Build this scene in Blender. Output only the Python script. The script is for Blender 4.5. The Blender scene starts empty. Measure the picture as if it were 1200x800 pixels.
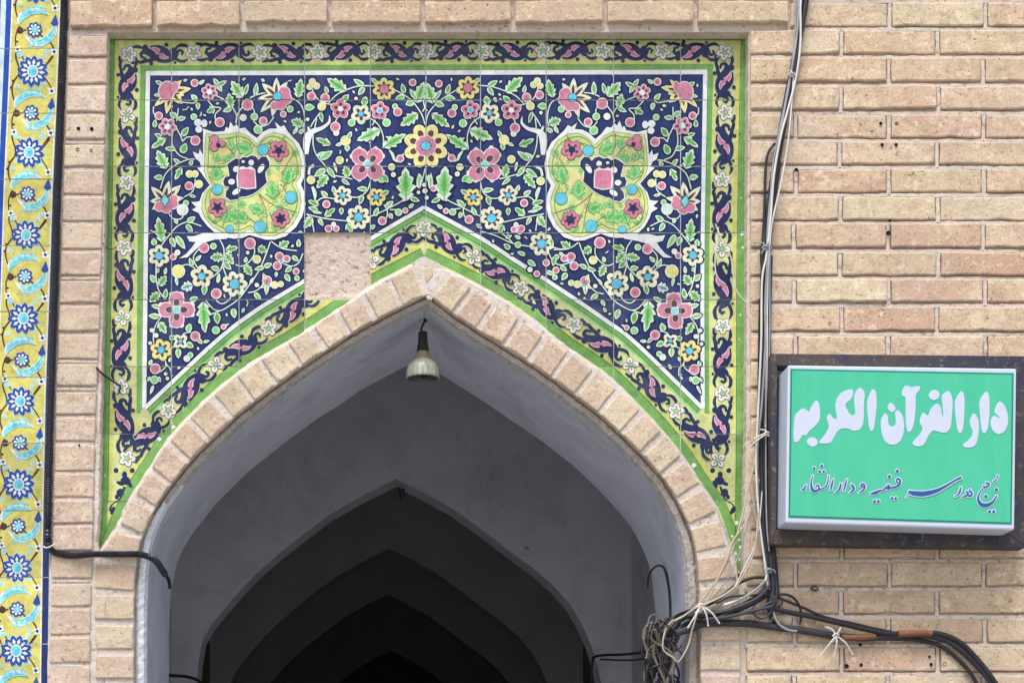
import bpy, math, random
from mathutils import Vector
from mathutils.geometry import tessellate_polygon
random.seed(7)
SC = bpy.context.scene
COL = SC.collection

# ------------------------------------------------------------------ camera, sky, sun, exposure
EYE = 1.6          # camera height; the camera axis meets the wall at photo point (440, 990)
DIST = 4.0         # metres from the camera to the wall face (y = 0)
cam_d = bpy.data.cameras.new('camera'); cam = bpy.data.objects.new('camera', cam_d); COL.objects.link(cam)
cam.location = (0, -DIST, EYE); cam.rotation_euler = (math.radians(90), 0, 0)
cam_d.sensor_width = 36; cam_d.lens = 62.4
cam_d.shift_x = 160/1200; cam_d.shift_y = 590/1200
cam_d.clip_start = .05; cam_d.clip_end = 2000
SC.camera = cam
SUN_EL, SUN_AZ = math.radians(62), math.radians(200)
w = bpy.data.worlds.new('World'); SC.world = w; w.use_nodes = True
nt = w.node_tree; nt.nodes.clear()
sky = nt.nodes.new('ShaderNodeTexSky'); sky.sky_type = 'NISHITA'; sky.sun_disc = False
sky.sun_elevation = SUN_EL; sky.sun_rotation = SUN_AZ; sky.dust_density = 3; sky.air_density = 1.0
sky.ozone_density = 1.0
bg = nt.nodes.new('ShaderNodeBackground'); bg.inputs['Strength'].default_value = .125
hs = nt.nodes.new('ShaderNodeHueSaturation'); hs.inputs['Saturation'].default_value = .45
wo = nt.nodes.new('ShaderNodeOutputWorld')
nt.links.new(sky.outputs[0], hs.inputs['Color']); nt.links.new(hs.outputs[0], bg.inputs['Color']); nt.links.new(bg.outputs[0], wo.inputs[0])
sd = bpy.data.lights.new('sun', 'SUN'); sd.energy = 1.9; sd.angle = math.radians(25); sd.color = (1, .985, .965)
sun = bpy.data.objects.new('sun', sd); COL.objects.link(sun)
# the sun stands in front of the wall (towards -Y), high up and a little to the right
sdir = Vector((math.sin(SUN_AZ)*math.cos(SUN_EL), math.cos(SUN_AZ)*math.cos(SUN_EL), math.sin(SUN_EL)))
sun.rotation_euler = sdir.to_track_quat('Z', 'Y').to_euler()
vs = SC.view_settings; SC.display_settings.display_device = 'sRGB'
vs.view_transform = 'Standard'; vs.look = 'None'; vs.exposure = 0.50; vs.gamma = 1; vs.use_curve_mapping = False
SC.cycles.max_bounces = 8; SC.cycles.diffuse_bounces = 6; SC.cycles.use_denoising = True

# ------------------------------------------------------------------ helpers
def W(u, v, y=0.0):
    """a spot measured on the photograph, put on the plane at depth y"""
    k = (DIST + y)/DIST/520
    return Vector(((u-440)*k, y, EYE + (990-v)*k))
def lin(c):
    return tuple(((x/255)/12.92 if x/255 <= .04045 else ((x/255+.055)/1.055)**2.4) for x in c)
def interp(t, pts):
    if t <= pts[0][0]: return pts[0][1]
    for (a, p), (b, q) in zip(pts, pts[1:]):
        if t <= b: return p + (q-p)*(t-a)/(b-a)
    return pts[-1][1]
def link(name, verts, faces, mats, parent=None, mi=None, smooth=False):
    me = bpy.data.meshes.new(name); me.from_pydata([tuple(v) for v in verts], [], faces)
    for m in (mats if isinstance(mats, (list, tuple)) else [mats]): me.materials.append(m)
    if mi: me.polygons.foreach_set('material_index', mi)
    if smooth: me.polygons.foreach_set('use_smooth', [True]*len(me.polygons))
    me.update()
    o = bpy.data.objects.new(name, me); COL.objects.link(o)
    if parent: o.parent = parent
    return o
def tag(o, label=None, cat=None, group=None, kind=None):
    if label: o['label'] = label
    if cat: o['category'] = cat
    if group: o['group'] = group
    if kind: o['kind'] = kind
    return o
def thing(name, label, cat, group=None, loc=(0, 0, 0)):
    o = bpy.data.objects.new(name, None); o.empty_display_size = .1; COL.objects.link(o)
    o.location = loc
    return tag(o, label, cat, group)
def adopt(parent, o):
    """child of an Empty that stands away from the origin, keeping world-space vertices"""
    o.parent = parent; o.matrix_parent_inverse.translation = -parent.location
    return o

# ------------------------------------------------------------------ materials
def newmat(name):
    m = bpy.data.materials.new(name); m.use_nodes = True
    n = m.node_tree.nodes; b = n['Principled BSDF']
    return m, m.node_tree, n, m.node_tree.links, b
def N(n, t, **k):
    x = n.new(t)
    for a, b in k.items(): setattr(x, a, b)
    return x
def noise(n, l, vec, scale, detail=4, rough=.6, dist=0):
    x = n.new('ShaderNodeTexNoise'); x.inputs['Scale'].default_value = scale
    x.inputs['Detail'].default_value = detail; x.inputs['Roughness'].default_value = rough
    x.inputs['Distortion'].default_value = dist
    l.new(vec, x.inputs['Vector']); return x.outputs['Fac']
def ramp(n, l, fac, stops, interp_='LINEAR'):
    r = n.new('ShaderNodeValToRGB'); r.color_ramp.interpolation = interp_
    e = r.color_ramp.elements
    while len(e) < len(stops): e.new(.5)
    for i, (p, c) in enumerate(stops):
        e[i].position = p; e[i].color = (c, c, c, 1) if isinstance(c, (int, float)) else (*c, 1)
    l.new(fac, r.inputs[0]); return r.outputs[0]
def mixc(n, l, fac, a, b, mode='MIX'):
    x = n.new('ShaderNodeMix'); x.data_type = 'RGBA'; x.blend_type = mode
    for s, v in ((0, fac), (6, a), (7, b)):
        if hasattr(v, 'links'): l.new(v, x.inputs[s])
        elif isinstance(v, (int, float)): x.inputs[s].default_value = v
        else: x.inputs[s].default_value = (*v, 1)
    return x.outputs[2]
def bump(n, l, h, strength, dist, b, prev=None):
    x = n.new('ShaderNodeBump'); x.inputs['Strength'].default_value = strength; x.inputs['Distance'].default_value = dist
    l.new(h, x.inputs['Height'])
    if prev: l.new(prev, x.inputs['Normal'])
    if b: l.new(x.outputs[0], b.inputs['Normal'])
    return x.outputs[0]

def brick_mat(name, tones, pit=.5, spread=1.0):
    m, t, n, l, b = newmat(name)
    tc = n.new('ShaderNodeTexCoord'); oi = n.new('ShaderNodeObjectInfo')
    geo = n.new('ShaderNodeNewGeometry')
    # every brick gets its own piece of the pattern
    ad = N(n, 'ShaderNodeVectorMath', operation='MULTIPLY_ADD')
    cb = n.new('ShaderNodeCombineXYZ'); l.new(oi.outputs['Random'], cb.inputs[0]); l.new(oi.outputs['Random'], cb.inputs[1])
    l.new(cb.outputs[0], ad.inputs[0]); ad.inputs[1].default_value = (37, 11, 5); l.new(geo.outputs['Position'], ad.inputs[2])
    v = ad.outputs[0]
    base = ramp(n, l, oi.outputs['Random'], [(i/(len(tones)-1), lin(c)) for i, c in enumerate(tones)])
    st = N(n, 'ShaderNodeVectorMath', operation='MULTIPLY'); l.new(v, st.inputs[0]); st.inputs[1].default_value = (1, 1, 2.2)
    n1 = noise(n, l, st.outputs[0], 9, 4, .65, .6)
    c = mixc(n, l, ramp(n, l, n1, [(.48, 0), (.64, .75)]), base, lin((230, 210, 180)))
    n2 = noise(n, l, st.outputs[0], 7, 3, .6, .4)
    c = mixc(n, l, ramp(n, l, n2, [(.54, 0), (.74, .55)]), c, lin((202, 162, 142)))
    n5 = noise(n, l, v, 34, 4, .7, .3)
    c = mixc(n, l, ramp(n, l, n5, [(.40, .40), (.52, 0)]), c, lin((172, 150, 128)))
    c = mixc(n, l, ramp(n, l, noise(n, l, v, 55, 3, .6), [(.58, 0), (.66, .65)]), c, lin((238, 222, 198)))
    n3 = noise(n, l, v, 170, 3, .7)
    c = mixc(n, l, ramp(n, l, n3, [(.26, .75), (.46, 0)]), c, lin((120, 92, 70)))
    n4 = noise(n, l, v, 95, 2, .55)
    pits = ramp(n, l, n4, [(.27, 1), (.33, 0)])
    pf = N(n, 'ShaderNodeMath', operation='MULTIPLY'); l.new(pits, pf.inputs[0]); pf.inputs[1].default_value = pit
    c = mixc(n, l, pf.outputs[0], c, lin((70, 48, 38)))
    gp = geo.outputs['Position']
    c = mixc(n, l, ramp(n, l, noise(n, l, gp, 2.6, 4, .6, .5), [(.38, .42), (.58, 0)]), c, lin((186, 166, 144)))
    c = mixc(n, l, ramp(n, l, noise(n, l, gp, 5.5, 5, .7, .8), [(.58, 0), (.74, .5)]), c, lin((226, 214, 200)))
    l.new(c, b.inputs['Base Color']); b.inputs['Roughness'].default_value = .93
    b.inputs['Specular IOR Level'].default_value = .2
    p = bump(n, l, noise(n, l, v, 60, 5, .7), .75, .004, None)
    bump(n, l, ramp(n, l, n4, [(.25, 0), (.36, 1)]), .6, .002, b, p)
    return m
TONES = [(222, 202, 176), (210, 182, 158), (226, 208, 180), (214, 186, 156), (220, 194, 172), (202, 166, 144), (224, 206, 176), (206, 186, 156), (216, 186, 162), (228, 212, 188), (208, 174, 150), (218, 200, 166)]
M_BRICK = brick_mat('brick_buff', TONES)
M_BRICK_L = brick_mat('brick_pink', [(222, 202, 188), (212, 186, 172), (224, 208, 192), (214, 190, 178), (220, 202, 182), (206, 180, 166), (226, 211, 195)])
M_BRICK_T = brick_mat('brick_top_course', [(212, 194, 164), (206, 178, 156), (218, 202, 174), (202, 170, 148), (208, 188, 160)], .8)
M_BRICK_A = brick_mat('brick_arch', [(220, 204, 182), (210, 186, 168), (224, 210, 188), (206, 180, 162), (216, 196, 174), (222, 206, 180)])

def rough_mat(name, a, bcol, dark=None, s1=12, s2=90, bs=.6, bd=.004, rough=.95, grains=None):
    m, t, n, l, b = newmat(name); g = n.new('ShaderNodeNewGeometry'); v = g.outputs['Position']
    c = mixc(n, l, ramp(n, l, noise(n, l, v, s1, 5, .65, .3), [(.35, 0), (.65, 1)]), lin(a), lin(bcol))
    if dark: c = mixc(n, l, ramp(n, l, noise(n, l, v, s2, 4, .7), [(.30, .85), (.45, 0)]), c, lin(dark))
    if grains: c = mixc(n, l, ramp(n, l, noise(n, l, v, 140, 2, .6), [(.60, 0), (.68, .8)]), c, lin(grains))
    l.new(c, b.inputs['Base Color']); b.inputs['Roughness'].default_value = rough; b.inputs['Specular IOR Level'].default_value = .2
    bump(n, l, noise(n, l, v, s2, 5, .7), bs, bd, b)
    return m
M_MORTAR = rough_mat('mortar', (206, 192, 178), (218, 206, 194), (140, 112, 92), 16, 80, .8, .004, grains=(228, 216, 204))
M_MORTAR_A = rough_mat('arch_mortar', (222, 213, 205), (206, 194, 184), (140, 122, 108), 22, 80, .8, .004, grains=(232, 226, 220))
M_BED = rough_mat('tile_bed', (212, 196, 184), (202, 182, 170), (92, 72, 62), 14, 75, .9, .004, grains=(226, 210, 196))
M_GROUT = rough_mat('grout', (206, 216, 216), (176, 188, 184), (110, 110, 110), 20, 100, .2, .001)
M_FILLET = rough_mat('plaster_edge', (184, 176, 168), (164, 157, 152), (116, 102, 90), 30, 90, .8, .004, grains=(214, 210, 204))
M_LIME = rough_mat('limewashed_edge', (222, 228, 238), (204, 210, 222), (150, 144, 140), 18, 60, .5, .003, grains=(236, 238, 242))

def plaster_mat(name, a, b2, streak):
    m, t, n, l, b = newmat(name); g = n.new('ShaderNodeNewGeometry'); v = g.outputs['Position']
    c = mixc(n, l, ramp(n, l, noise(n, l, v, 2.2, 5, .65, .8), [(.35, 0), (.7, 1)]), lin(a), lin(b2))
    mp = n.new('ShaderNodeMapping'); mp.inputs['Scale'].default_value = (2, 22, 2); l.new(v, mp.inputs[0])
    c = mixc(n, l, ramp(n, l, noise(n, l, mp.outputs[0], 2.5, 5, .7, .5), [(.45, 0), (.75, .5)]), c, lin(streak))
    c = mixc(n, l, ramp(n, l, noise(n, l, v, 22, 3, .6), [(.22, .7), (.27, 0)]), c, lin((90, 85, 88)))
    c = mixc(n, l, ramp(n, l, noise(n, l, v, 4.5, 6, .7, 1.2), [(.50, 0), (.64, .22)]), c, lin((120, 116, 118)))
    vo = n.new('ShaderNodeTexVoronoi'); vo.feature = 'DISTANCE_TO_EDGE'; vo.inputs['Scale'].default_value = 1.7; vo.inputs['Randomness'].default_value = 1
    wm = N(n, 'ShaderNodeVectorMath', operation='MULTIPLY_ADD'); nz = n.new('ShaderNodeTexNoise'); nz.inputs['Scale'].default_value = 6; nz.inputs['Detail'].default_value = 5; l.new(v, nz.inputs['Vector'])
    l.new(nz.outputs['Color'], wm.inputs[0]); wm.inputs[1].default_value = (.35, .35, .35); l.new(v, wm.inputs[2]); l.new(wm.outputs[0], vo.inputs['Vector'])
    c = mixc(n, l, ramp(n, l, vo.outputs['Distance'], [(0, .22), (.005, 0)]), c, lin((92, 88, 90)))
    l.new(c, b.inputs['Base Color']); b.inputs['Roughness'].default_value = .75
    bump(n, l, noise(n, l, v, 9, 4, .6), .5, .01, b)
    return m
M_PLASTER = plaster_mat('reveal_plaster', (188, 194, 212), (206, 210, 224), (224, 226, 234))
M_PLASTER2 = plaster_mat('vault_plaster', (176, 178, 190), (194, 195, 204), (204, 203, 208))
M_PLASTER_SHADED = plaster_mat('shaded_plaster', (136, 136, 146), (150, 150, 160), (160, 158, 164))  # darker copy of the vault plaster: depth shade painted into the inner arches
M_VAULT = rough_mat('vault_bounce_cut', (112, 98, 88), (128, 112, 100), (60, 52, 48), 5, 50, .6, .006)  # dark colour put on mostly unseen vault surfaces to cut bounced light

def glaze(name, c, var=.24, rough=.16, dark=None):
    m, t, n, l, b = newmat('glaze_'+name); g = n.new('ShaderNodeNewGeometry'); v = g.outputs['Position']
    oi = n.new('ShaderNodeObjectInfo')
    f = ramp(n, l, noise(n, l, v, 38, 4, .65, .5), [(.3, 0), (.7, 1)])
    lo = tuple(x*(1-var) for x in lin(c)); hi = tuple(min(.9, x*(1+var)+.004) for x in lin(c))
    cc = mixc(n, l, f, lo, hi)
    cc = mixc(n, l, ramp(n, l, noise(n, l, v, 9, 5, .7, .7), [(.52, 0), (.72, .22)]), cc, tuple(.55*x+.20 for x in lin(c)))
    k = N(n, 'ShaderNodeMapRange'); l.new(oi.outputs['Random'], k.inputs[0]); k.inputs[3].default_value = .8; k.inputs[4].default_value = 1.12
    hsv = n.new('ShaderNodeHueSaturation'); l.new(cc, hsv.inputs['Color']); l.new(k.outputs[0], hsv.inputs['Value'])
    grime = ramp(n, l, noise(n, l, v, 130, 3, .7), [(.29, .7), (.39, 0)])
    c3 = mixc(n, l, grime, hsv.outputs[0], tuple(x*.45 for x in lin(c)))
    l.new(c3, b.inputs['Base Color']); b.inputs['Roughness'].default_value = rough
    b.inputs['Specular IOR Level'].default_value = .35
    bump(n, l, noise(n, l, v, 70, 3, .6), .35, .0015, b)
    return m
GC = dict(navy=(28, 46, 106), ink=(12, 15, 44), bnavy=(24, 34, 82), band=(200, 206, 138), bandy=(204, 202, 100), green=(112, 162, 82), dgreen=(62, 120, 56),
          mint=(206, 232, 214), leaf=(134, 204, 128), leafd=(96, 176, 86), leafb=(160, 214, 150), white=(232, 240, 244), pink=(200, 124, 148), rose=(180, 98, 124), maroon=(88, 52, 70),
          yellow=(226, 214, 136), cream=(232, 226, 188), cyan=(92, 190, 218), turq=(126, 212, 218), cobalt=(28, 70, 160), syellow=(208, 198, 104), brown=(72, 36, 40),
          olive=(110, 128, 66), mediy=(196, 212, 138), lav=(230, 214, 222), blossom=(236, 228, 218), paleblue=(190, 222, 236), tan=(212, 200, 132), swhite=(234, 240, 242), lightblue=(196, 220, 240))
GM = {k: glaze(k, c) for k, c in GC.items()}

def plain(name, c, rough=.5, metal=0, bumps=None, var=.1, scale=30):
    m, t, n, l, b = newmat(name); tc = n.new('ShaderNodeTexCoord'); v = tc.outputs['Object']
    a = lin(c)
    cc = mixc(n, l, ramp(n, l, noise(n, l, v, scale, 4, .65), [(.3, 0), (.7, 1)]), tuple(x*(1-var) for x in a), tuple(min(.9, x*(1+var)) for x in a))
    l.new(cc, b.inputs['Base Color']); b.inputs['Roughness'].default_value = rough; b.inputs['Metallic'].default_value = metal
    if bumps: bump(n, l, noise(n, l, v, bumps[0], 4, .7), bumps[1], .002, b)
    return m
M_BLACK = plain('cable_black', (34, 34, 42), .45, var=.35, scale=12)
M_BLACK2 = plain('cable_black_dusty', (52, 53, 64), .6, var=.3, scale=14)
M_GREY = plain('cable_grey', (150, 154, 162), .5, var=.2, scale=14)
M_WHITEC = plain('cable_white', (216, 214, 208), .5, var=.15, scale=14)
M_BEIGE = plain('cable_beige', (186, 172, 154), .6, var=.2, scale=14)
M_DIRTY = plain('cable_dirty', (112, 104, 96), .7, var=.35, scale=25)
M_RUST = plain('cable_rust', (134, 88, 58), .7, var=.3, scale=25)
M_CONDUIT = plain('conduit_black', (36, 38, 50), .42, var=.2, scale=10)
M_IRON = None
def iron():
    m, t, n, l, b = newmat('painted_iron'); g = n.new('ShaderNodeNewGeometry'); v = g.outputs['Position']
    c = mixc(n, l, ramp(n, l, noise(n, l, v, 10, 5, .7), [(.42, 0), (.62, 1)]), lin((48, 48, 66)), lin((76, 64, 58)))
    c = mixc(n, l, ramp(n, l, noise(n, l, v, 60, 4, .7, .4), [(.56, 0), (.66, .8)]), c, lin((128, 116, 96)))
    l.new(c, b.inputs['Base Color']); b.inputs['Roughness'].default_value = .6
    bump(n, l, noise(n, l, v, 80, 4, .7), .6, .002, b); return m
M_IRON = iron()

# ------------------------------------------------------------------ ground
M_GROUND = rough_mat('paving', (150, 146, 140), (166, 162, 156), (110, 106, 100), 1.5, 30, .5, .006)
g = link('ground', [(-150, -200, 0), (150, -200, 0), (150, 100, 0), (-150, 100, 0)], [(0, 1, 2, 3)], M_GROUND); tag(g, kind='structure')

# ------------------------------------------------------------------ outlines of the arch, measured on the photograph
I_PTS = [(157, 1640), (157, 1100), (157, 712), (158, 680), (160, 655), (163, 640), (171, 615), (185, 588), (205, 561), (225, 536), (250, 512), (272, 490),
         (300, 468), (325, 450), (354, 428), (385, 408), (412, 390), (445, 372), (472, 358), (502, 344), (539, 373), (570, 392), (600, 411), (625, 427),
         (654, 447), (680, 467), (707, 487), (732, 511), (757, 536), (779, 560), (795, 587), (806, 610), (813, 630), (817, 652), (820, 690), (821, 750), (821, 1100), (821, 1640)]
G_L = [(121, 650), (126, 640), (141, 603), (157, 572), (176, 543), (200, 506), (225, 480), (250, 456), (275, 436), (300, 418), (341, 396), (409, 351), (432, 333), (497, 299)]
G_R = [(562, 331), (600, 353), (632, 376), (660, 400), (710, 434), (748, 470), (782, 507), (803, 534), (820, 560), (843, 594), (856, 630), (867, 664)]
G_PTS = G_L + G_R
def resample(pts, step):
    out = [Vector(pts[0])]; acc = 0
    for a, b in zip(pts, pts[1:]):
        a = Vector(a); b = Vector(b); L = (b-a).length
        if L == 0: continue
        t = step - acc
        while t <= L:
            out.append(a + (b-a)*t/L); t += step
        acc = (acc + L) % step
    return out
def smooth_pts(p, n=1, fixed=()):
    for _ in range(n):
        q = list(p)
        for i in range(1, len(p)-1):
            if i in fixed: continue
            q[i] = (p[i-1] + p[i]*2 + p[i+1])/4
        p = q
    return p
apex_i = 19
IL = smooth_pts(resample(I_PTS[:apex_i+1], 6), 6) ; IL.append(Vector(I_PTS[apex_i]))
IR = smooth_pts(resample(I_PTS[apex_i:], 6), 6)
def normals(pts):
    r = []
    for i in range(len(pts)):
        a = pts[max(0, i-1)]; b = pts[min(len(pts)-1, i+1)]; d = (b-a).normalized()
        r.append(Vector((d.y, -d.x)))          # photo axes: points away from the opening when walking left foot -> apex -> right foot
    return r
NL, NR = normals(IL), normals(IR)
def seg_hit(p, d, pts):
    best = None
    for a, b in zip(pts, pts[1:]):
        a = Vector(a); e = Vector(b)-a; den = d.x*e.y - d.y*e.x
        if abs(den) < 1e-9: continue
        q = a-p; t = (q.x*e.y-q.y*e.x)/den; s = (q.x*d.y-q.y*d.x)/den
        if -.001 <= s <= 1.001 and t > 0 and (best is None or t < best): best = t
    return best
def outer_d(p, nrm, vlim):
    if p.y > vlim: return 48
    h = seg_hit(p, nrm, G_PTS)
    return max(30, min(52, h if h else 48))
DL = [outer_d(p, n_, 640) for p, n_ in zip(IL, NL)]; DR = [outer_d(p, n_, 660) for p, n_ in zip(IR, NR)]
def sm1(a):
    for _ in range(6): a = [a[0]]+[(a[i-1]+2*a[i]+a[i+1])/4 for i in range(1, len(a)-1)]+[a[-1]]
    return a
DL, DR = sm1(DL), sm1(DR)

# ------------------------------------------------------------------ bricks
wall = thing('brick_wall', 'buff brick wall with pointed arch opening around the tile panel', 'wall')
def brick_geo(quad, y0, depth, rnd, jit=.7, chip=.35):
    """quad: 4 photo points (tl, tr, br, bl) of a brick face; outline broken up, arris worn"""
    tl, tr, br, bl = [Vector(q) for q in quad]
    out = []
    def edge(a, b, n_, worn):
        for i in range(n_):
            t = (i+.0)/n_
            p = a.lerp(b, t)
            d = (b-a).normalized(); nn = Vector((-d.y, d.x))
            j = rnd.uniform(-1, 1)*jit*.6
            if worn and rnd.random() < chip: j += rnd.uniform(.3, 1.6)*jit
            if i == 0: p = p + (b-a).normalized()*1.2
            out.append(p + nn*j)
        out.append(b - (b-a).normalized()*1.2)
    lw = (tr-tl).length; hw = (bl-tl).length
    nl = max(2, int(lw/16)); nh = max(2, int(hw/14))
    edge(tl, tr, nl, False); edge(tr, br, nh, False); edge(br, bl, nl, True); edge(bl, tl, nh, False)
    c = (tl+tr+br+bl)/4; n = len(out)
    V, F = [], []
    tilt = (rnd.uniform(-1, 1)*.0012, rnd.uniform(-1, 1)*.0010)
    def yy(p, base): return base + (p.x-c.x)/50*tilt[0] + (p.y-c.y)/14*tilt[1]
    for p in out:
        d = (c-p); ins = 1.3
        q = p + Vector((max(-1, min(1, d.x/6)), max(-1, min(1, d.y/6))))*ins
        V.append(W(q.x, q.y, 0) + Vector((0, yy(q, y0), 0)))
    for p in out: V.append(W(p.x, p.y, 0) + Vector((0, yy(p, y0)+.0018, 0)))
    for p in out: V.append(W(p.x, p.y, 0) + Vector((0, y0+depth, 0)))
    F.append(tuple(range(n-1, -1, -1)))
    for k in (0, n):
        for i in range(n):
            j = (i+1) % n
            F.append((k+i, k+j, k+n+j, k+n+i))
    return V, F
def orient_front(V, F):
    return F
class Mesh:
    def __init__(s): s.v = []; s.f = []
    def add(s, V, F):
        o = len(s.v); s.v += list(V); s.f += [tuple(i+o for i in f) for f in F]
stuff_bricks = Mesh()
nb = [0]
def brick(quad, mat, y0=0.0, depth=.03, jit=.7, seed=None, chip=.35):
    rnd = random.Random(seed if seed is not None else hash((round(quad[0][0]), round(quad[0][1]))))
    y0 += rnd.uniform(-.0015, .0015)
    V, F = brick_geo(quad, y0, depth, rnd, jit, chip)
    us = [q[0] for q in quad]; vsn = [q[1] for q in quad]
    if max(us) < -25 or min(us) > 1225 or min(vsn) > 826 or max(vsn) < -26:
        stuff_bricks.add(V, F); return None
    nb[0] += 1
    return link('brick', V, F, mat, wall)
# standard bricks share a handful of meshes
def make_std(wd, ht, k):
    res = []
    for i in range(k):
        rnd = random.Random(100+i+int(wd))
        V, F = brick_geo([(440, 990), (440+wd, 990), (440+wd, 990+ht), (440, 990+ht)], 0, .03, rnd, .95, .62)
        V = [v - Vector((0, 0, EYE)) for v in V]
        me = bpy.data.meshes.new('brick'); me.from_pydata([tuple(v) for v in V], [], F); me.materials.append(M_BRICK); me.update()
        res.append(me)
    return res
STD = {wd: make_std(wd, 27, 9) for wd in (109, 104, 49)}
def std_brick(u, v, wd, ht, rnd):
    base = min(STD, key=lambda q: abs(q-wd))
    me = rnd.choice(STD[base])
    p = W(u, v, 0)
    if u+wd < -25 or u > 1225 or v > 826 or v+ht < -26:
        V = [Vector((x.co.x*wd/base, x.co.y, x.co.z*ht/27)) + p for x in me.vertices]
        stuff_bricks.add(V, [tuple(f.vertices) for f in me.polygons]); return
    o = bpy.data.objects.new('brick', me); COL.objects.link(o); o.parent = wall
    o.location = p + Vector((0, rnd.uniform(-.0018, .0018), 0)); o.scale = (wd/base, 1, ht/27)
    o.rotation_euler = (rnd.uniform(-.006, .006)*2, rnd.uniform(-.004, .004), rnd.uniform(-.012, .012))
    nb[0] += 1

RB = [-36, -3, 30, 63, 96, 128.5, 160.5, 192.5, 224.5, 257, 290, 322, 354, 387.5, 420.5, 453.5, 487, 520, 553.5, 586.5, 620, 653, 686, 718.5, 752, 785.5, 818.5]
while RB[-1] < 1700: RB.append(RB[-1]+33)
while RB[0] > -250: RB.insert(0, RB[0]-33)
rnd = random.Random(3)
PADS = []
k0 = RB.index(30)
for i in range(1, len(RB)):
    k = i-k0; bot = RB[i]; top = RB[i-1]+5.8
    j = rnd.uniform(-.8, .8)
    even = (k % 2 == 0)
    PADS.append((880.5 if 1 <= k and bot < 655 else (874 if k > 1 else 930), 1490, bot+1.5, bot+6.4))
    xs = ([932, 1042, 1154, 1266, 1378, 1490] if even else [985.5, 1099.5, 1211, 1323, 1435])
    xs = [x + rnd.uniform(-1.6, 1.6) for x in xs]
    left = 880 if k >= 1 else 820
    if bot > 680: left = 876
    x0 = left
    if k < 1:                     # top course and rows above run across the whole wall
        joints = [80, 181, 284, 386, 495, 601, 709, 815, 927] if even else [80, 128, 232, 335, 440, 548, 655, 762, 869, 985.5]
        if k == 0:
            for a, b in zip(joints, joints[1:]):
                r2 = random.Random(int(a)); bt = 31.5 if b < 300 else 27
                brick([(a+3, 2.5), (b-3, 2.5+r2.uniform(-.5, .5)), (b-3, bt+r2.uniform(-.8, .8)), (a+3, bt+r2.uniform(-.8, .8))], M_BRICK_T, -.006, .05, 1.0)
            x0 = 924
        else:
            for a, b in zip(joints, joints[1:]): std_brick(a+3, top, b-a-6, bot-top, rnd)
            x0 = joints[-1]-3
    for x in xs:
        if x < x0+12: continue
        PADS.append((x-2.3, x+2.3, top+.5, bot+3))
        if x - x0 > 12: std_brick(x0+(0 if x0 == left else 3.2), top+j, x-x0-(3.2 if x0 == left else 6.4), bot-top-.3, rnd)
        x0 = x
# left column between the blue strip and the tile panel
CL = [(0, 81), (30, 80), (130, 76.5), (215, 73), (330, 69.5), (400, 66.5), (500, 63.5), (600, 61.5), (680, 59), (760, 57), (900, 56)]
CR = [(0, 128), (40, 126.5), (130, 124), (240, 121), (350, 117.5), (430, 115), (500, 111.5), (560, 110), (640, 109), (690, 107), (760, 106), (900, 105)]
LB = [38, 66, 98, 131, 163, 195, 227, 258.5, 291.5, 322, 355, 388, 420, 452, 485, 516.5, 551, 582, 612.5, 645, 677, 709.5, 743, 777, 810, 843]
while LB[-1] < 1650: LB.append(LB[-1]+33)
rnd = random.Random(11)
for i in range(1, len(LB)):
    t, b = LB[i-1]+(4 if rnd.random() < .8 else 7), LB[i]-rnd.uniform(0, .6)
    if i == 1: t = 42
    brick([(interp(t, CL)+1, t), (interp(t, CR)-.5, t+rnd.uniform(-.5, .5)), (interp(b, CR)-.5, b), (interp(b, CL)+1, b+rnd.uniform(-.6, .6))], M_BRICK_L, 0.0, .03, .8)
for i in range(len(LB)-1):
    b = LB[i]; PADS.append((interp(b, CL)+1.5, interp(b, CR)-1.5, b+1.2, b+(4.6 if b > 45 else 3)))
rp = random.Random(31); V = []; F = []
for (a, b, c, d) in PADS:
    if b-a > d-c:
        n = max(1, int((b-a)/7)); ring = []
        for i in range(n+1):
            u = a+(b-a)*i/n; yy = .0022+rp.uniform(0, .0022)
            ring.append([(u, c+rp.uniform(-.5, .5)), (u, d+rp.uniform(-.2, .4)), yy])
    else:
        n = max(1, int((d-c)/7)); ring = []
        for i in range(n+1):
            v = c+(d-c)*i/n; yy = .0024+rp.uniform(0, .0016)
            ring.append([(a+rp.uniform(-.5, .5), v), (b+rp.uniform(-.5, .5), v), yy])
    o = len(V)
    for p, q, yy in ring:
        m0 = (p[0]*.85+q[0]*.15, p[1]*.85+q[1]*.15); m1 = (p[0]*.15+q[0]*.85, p[1]*.15+q[1]*.85)
        V += [W(*p)+Vector((0, .012, 0)), W(*p)+Vector((0, yy+.0016, 0)), W(*m0)+Vector((0, yy, 0)), W(*m1)+Vector((0, yy, 0)), W(*q)+Vector((0, yy+.0010, 0)), W(*q)+Vector((0, .012, 0))]
    for i in range(len(ring)-1):
        for k in range(5): j = o+i*6+k; F.append((j, j+6, j+7, j+1))
pads = link('mortar', V, F, M_MORTAR, wall)
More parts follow.
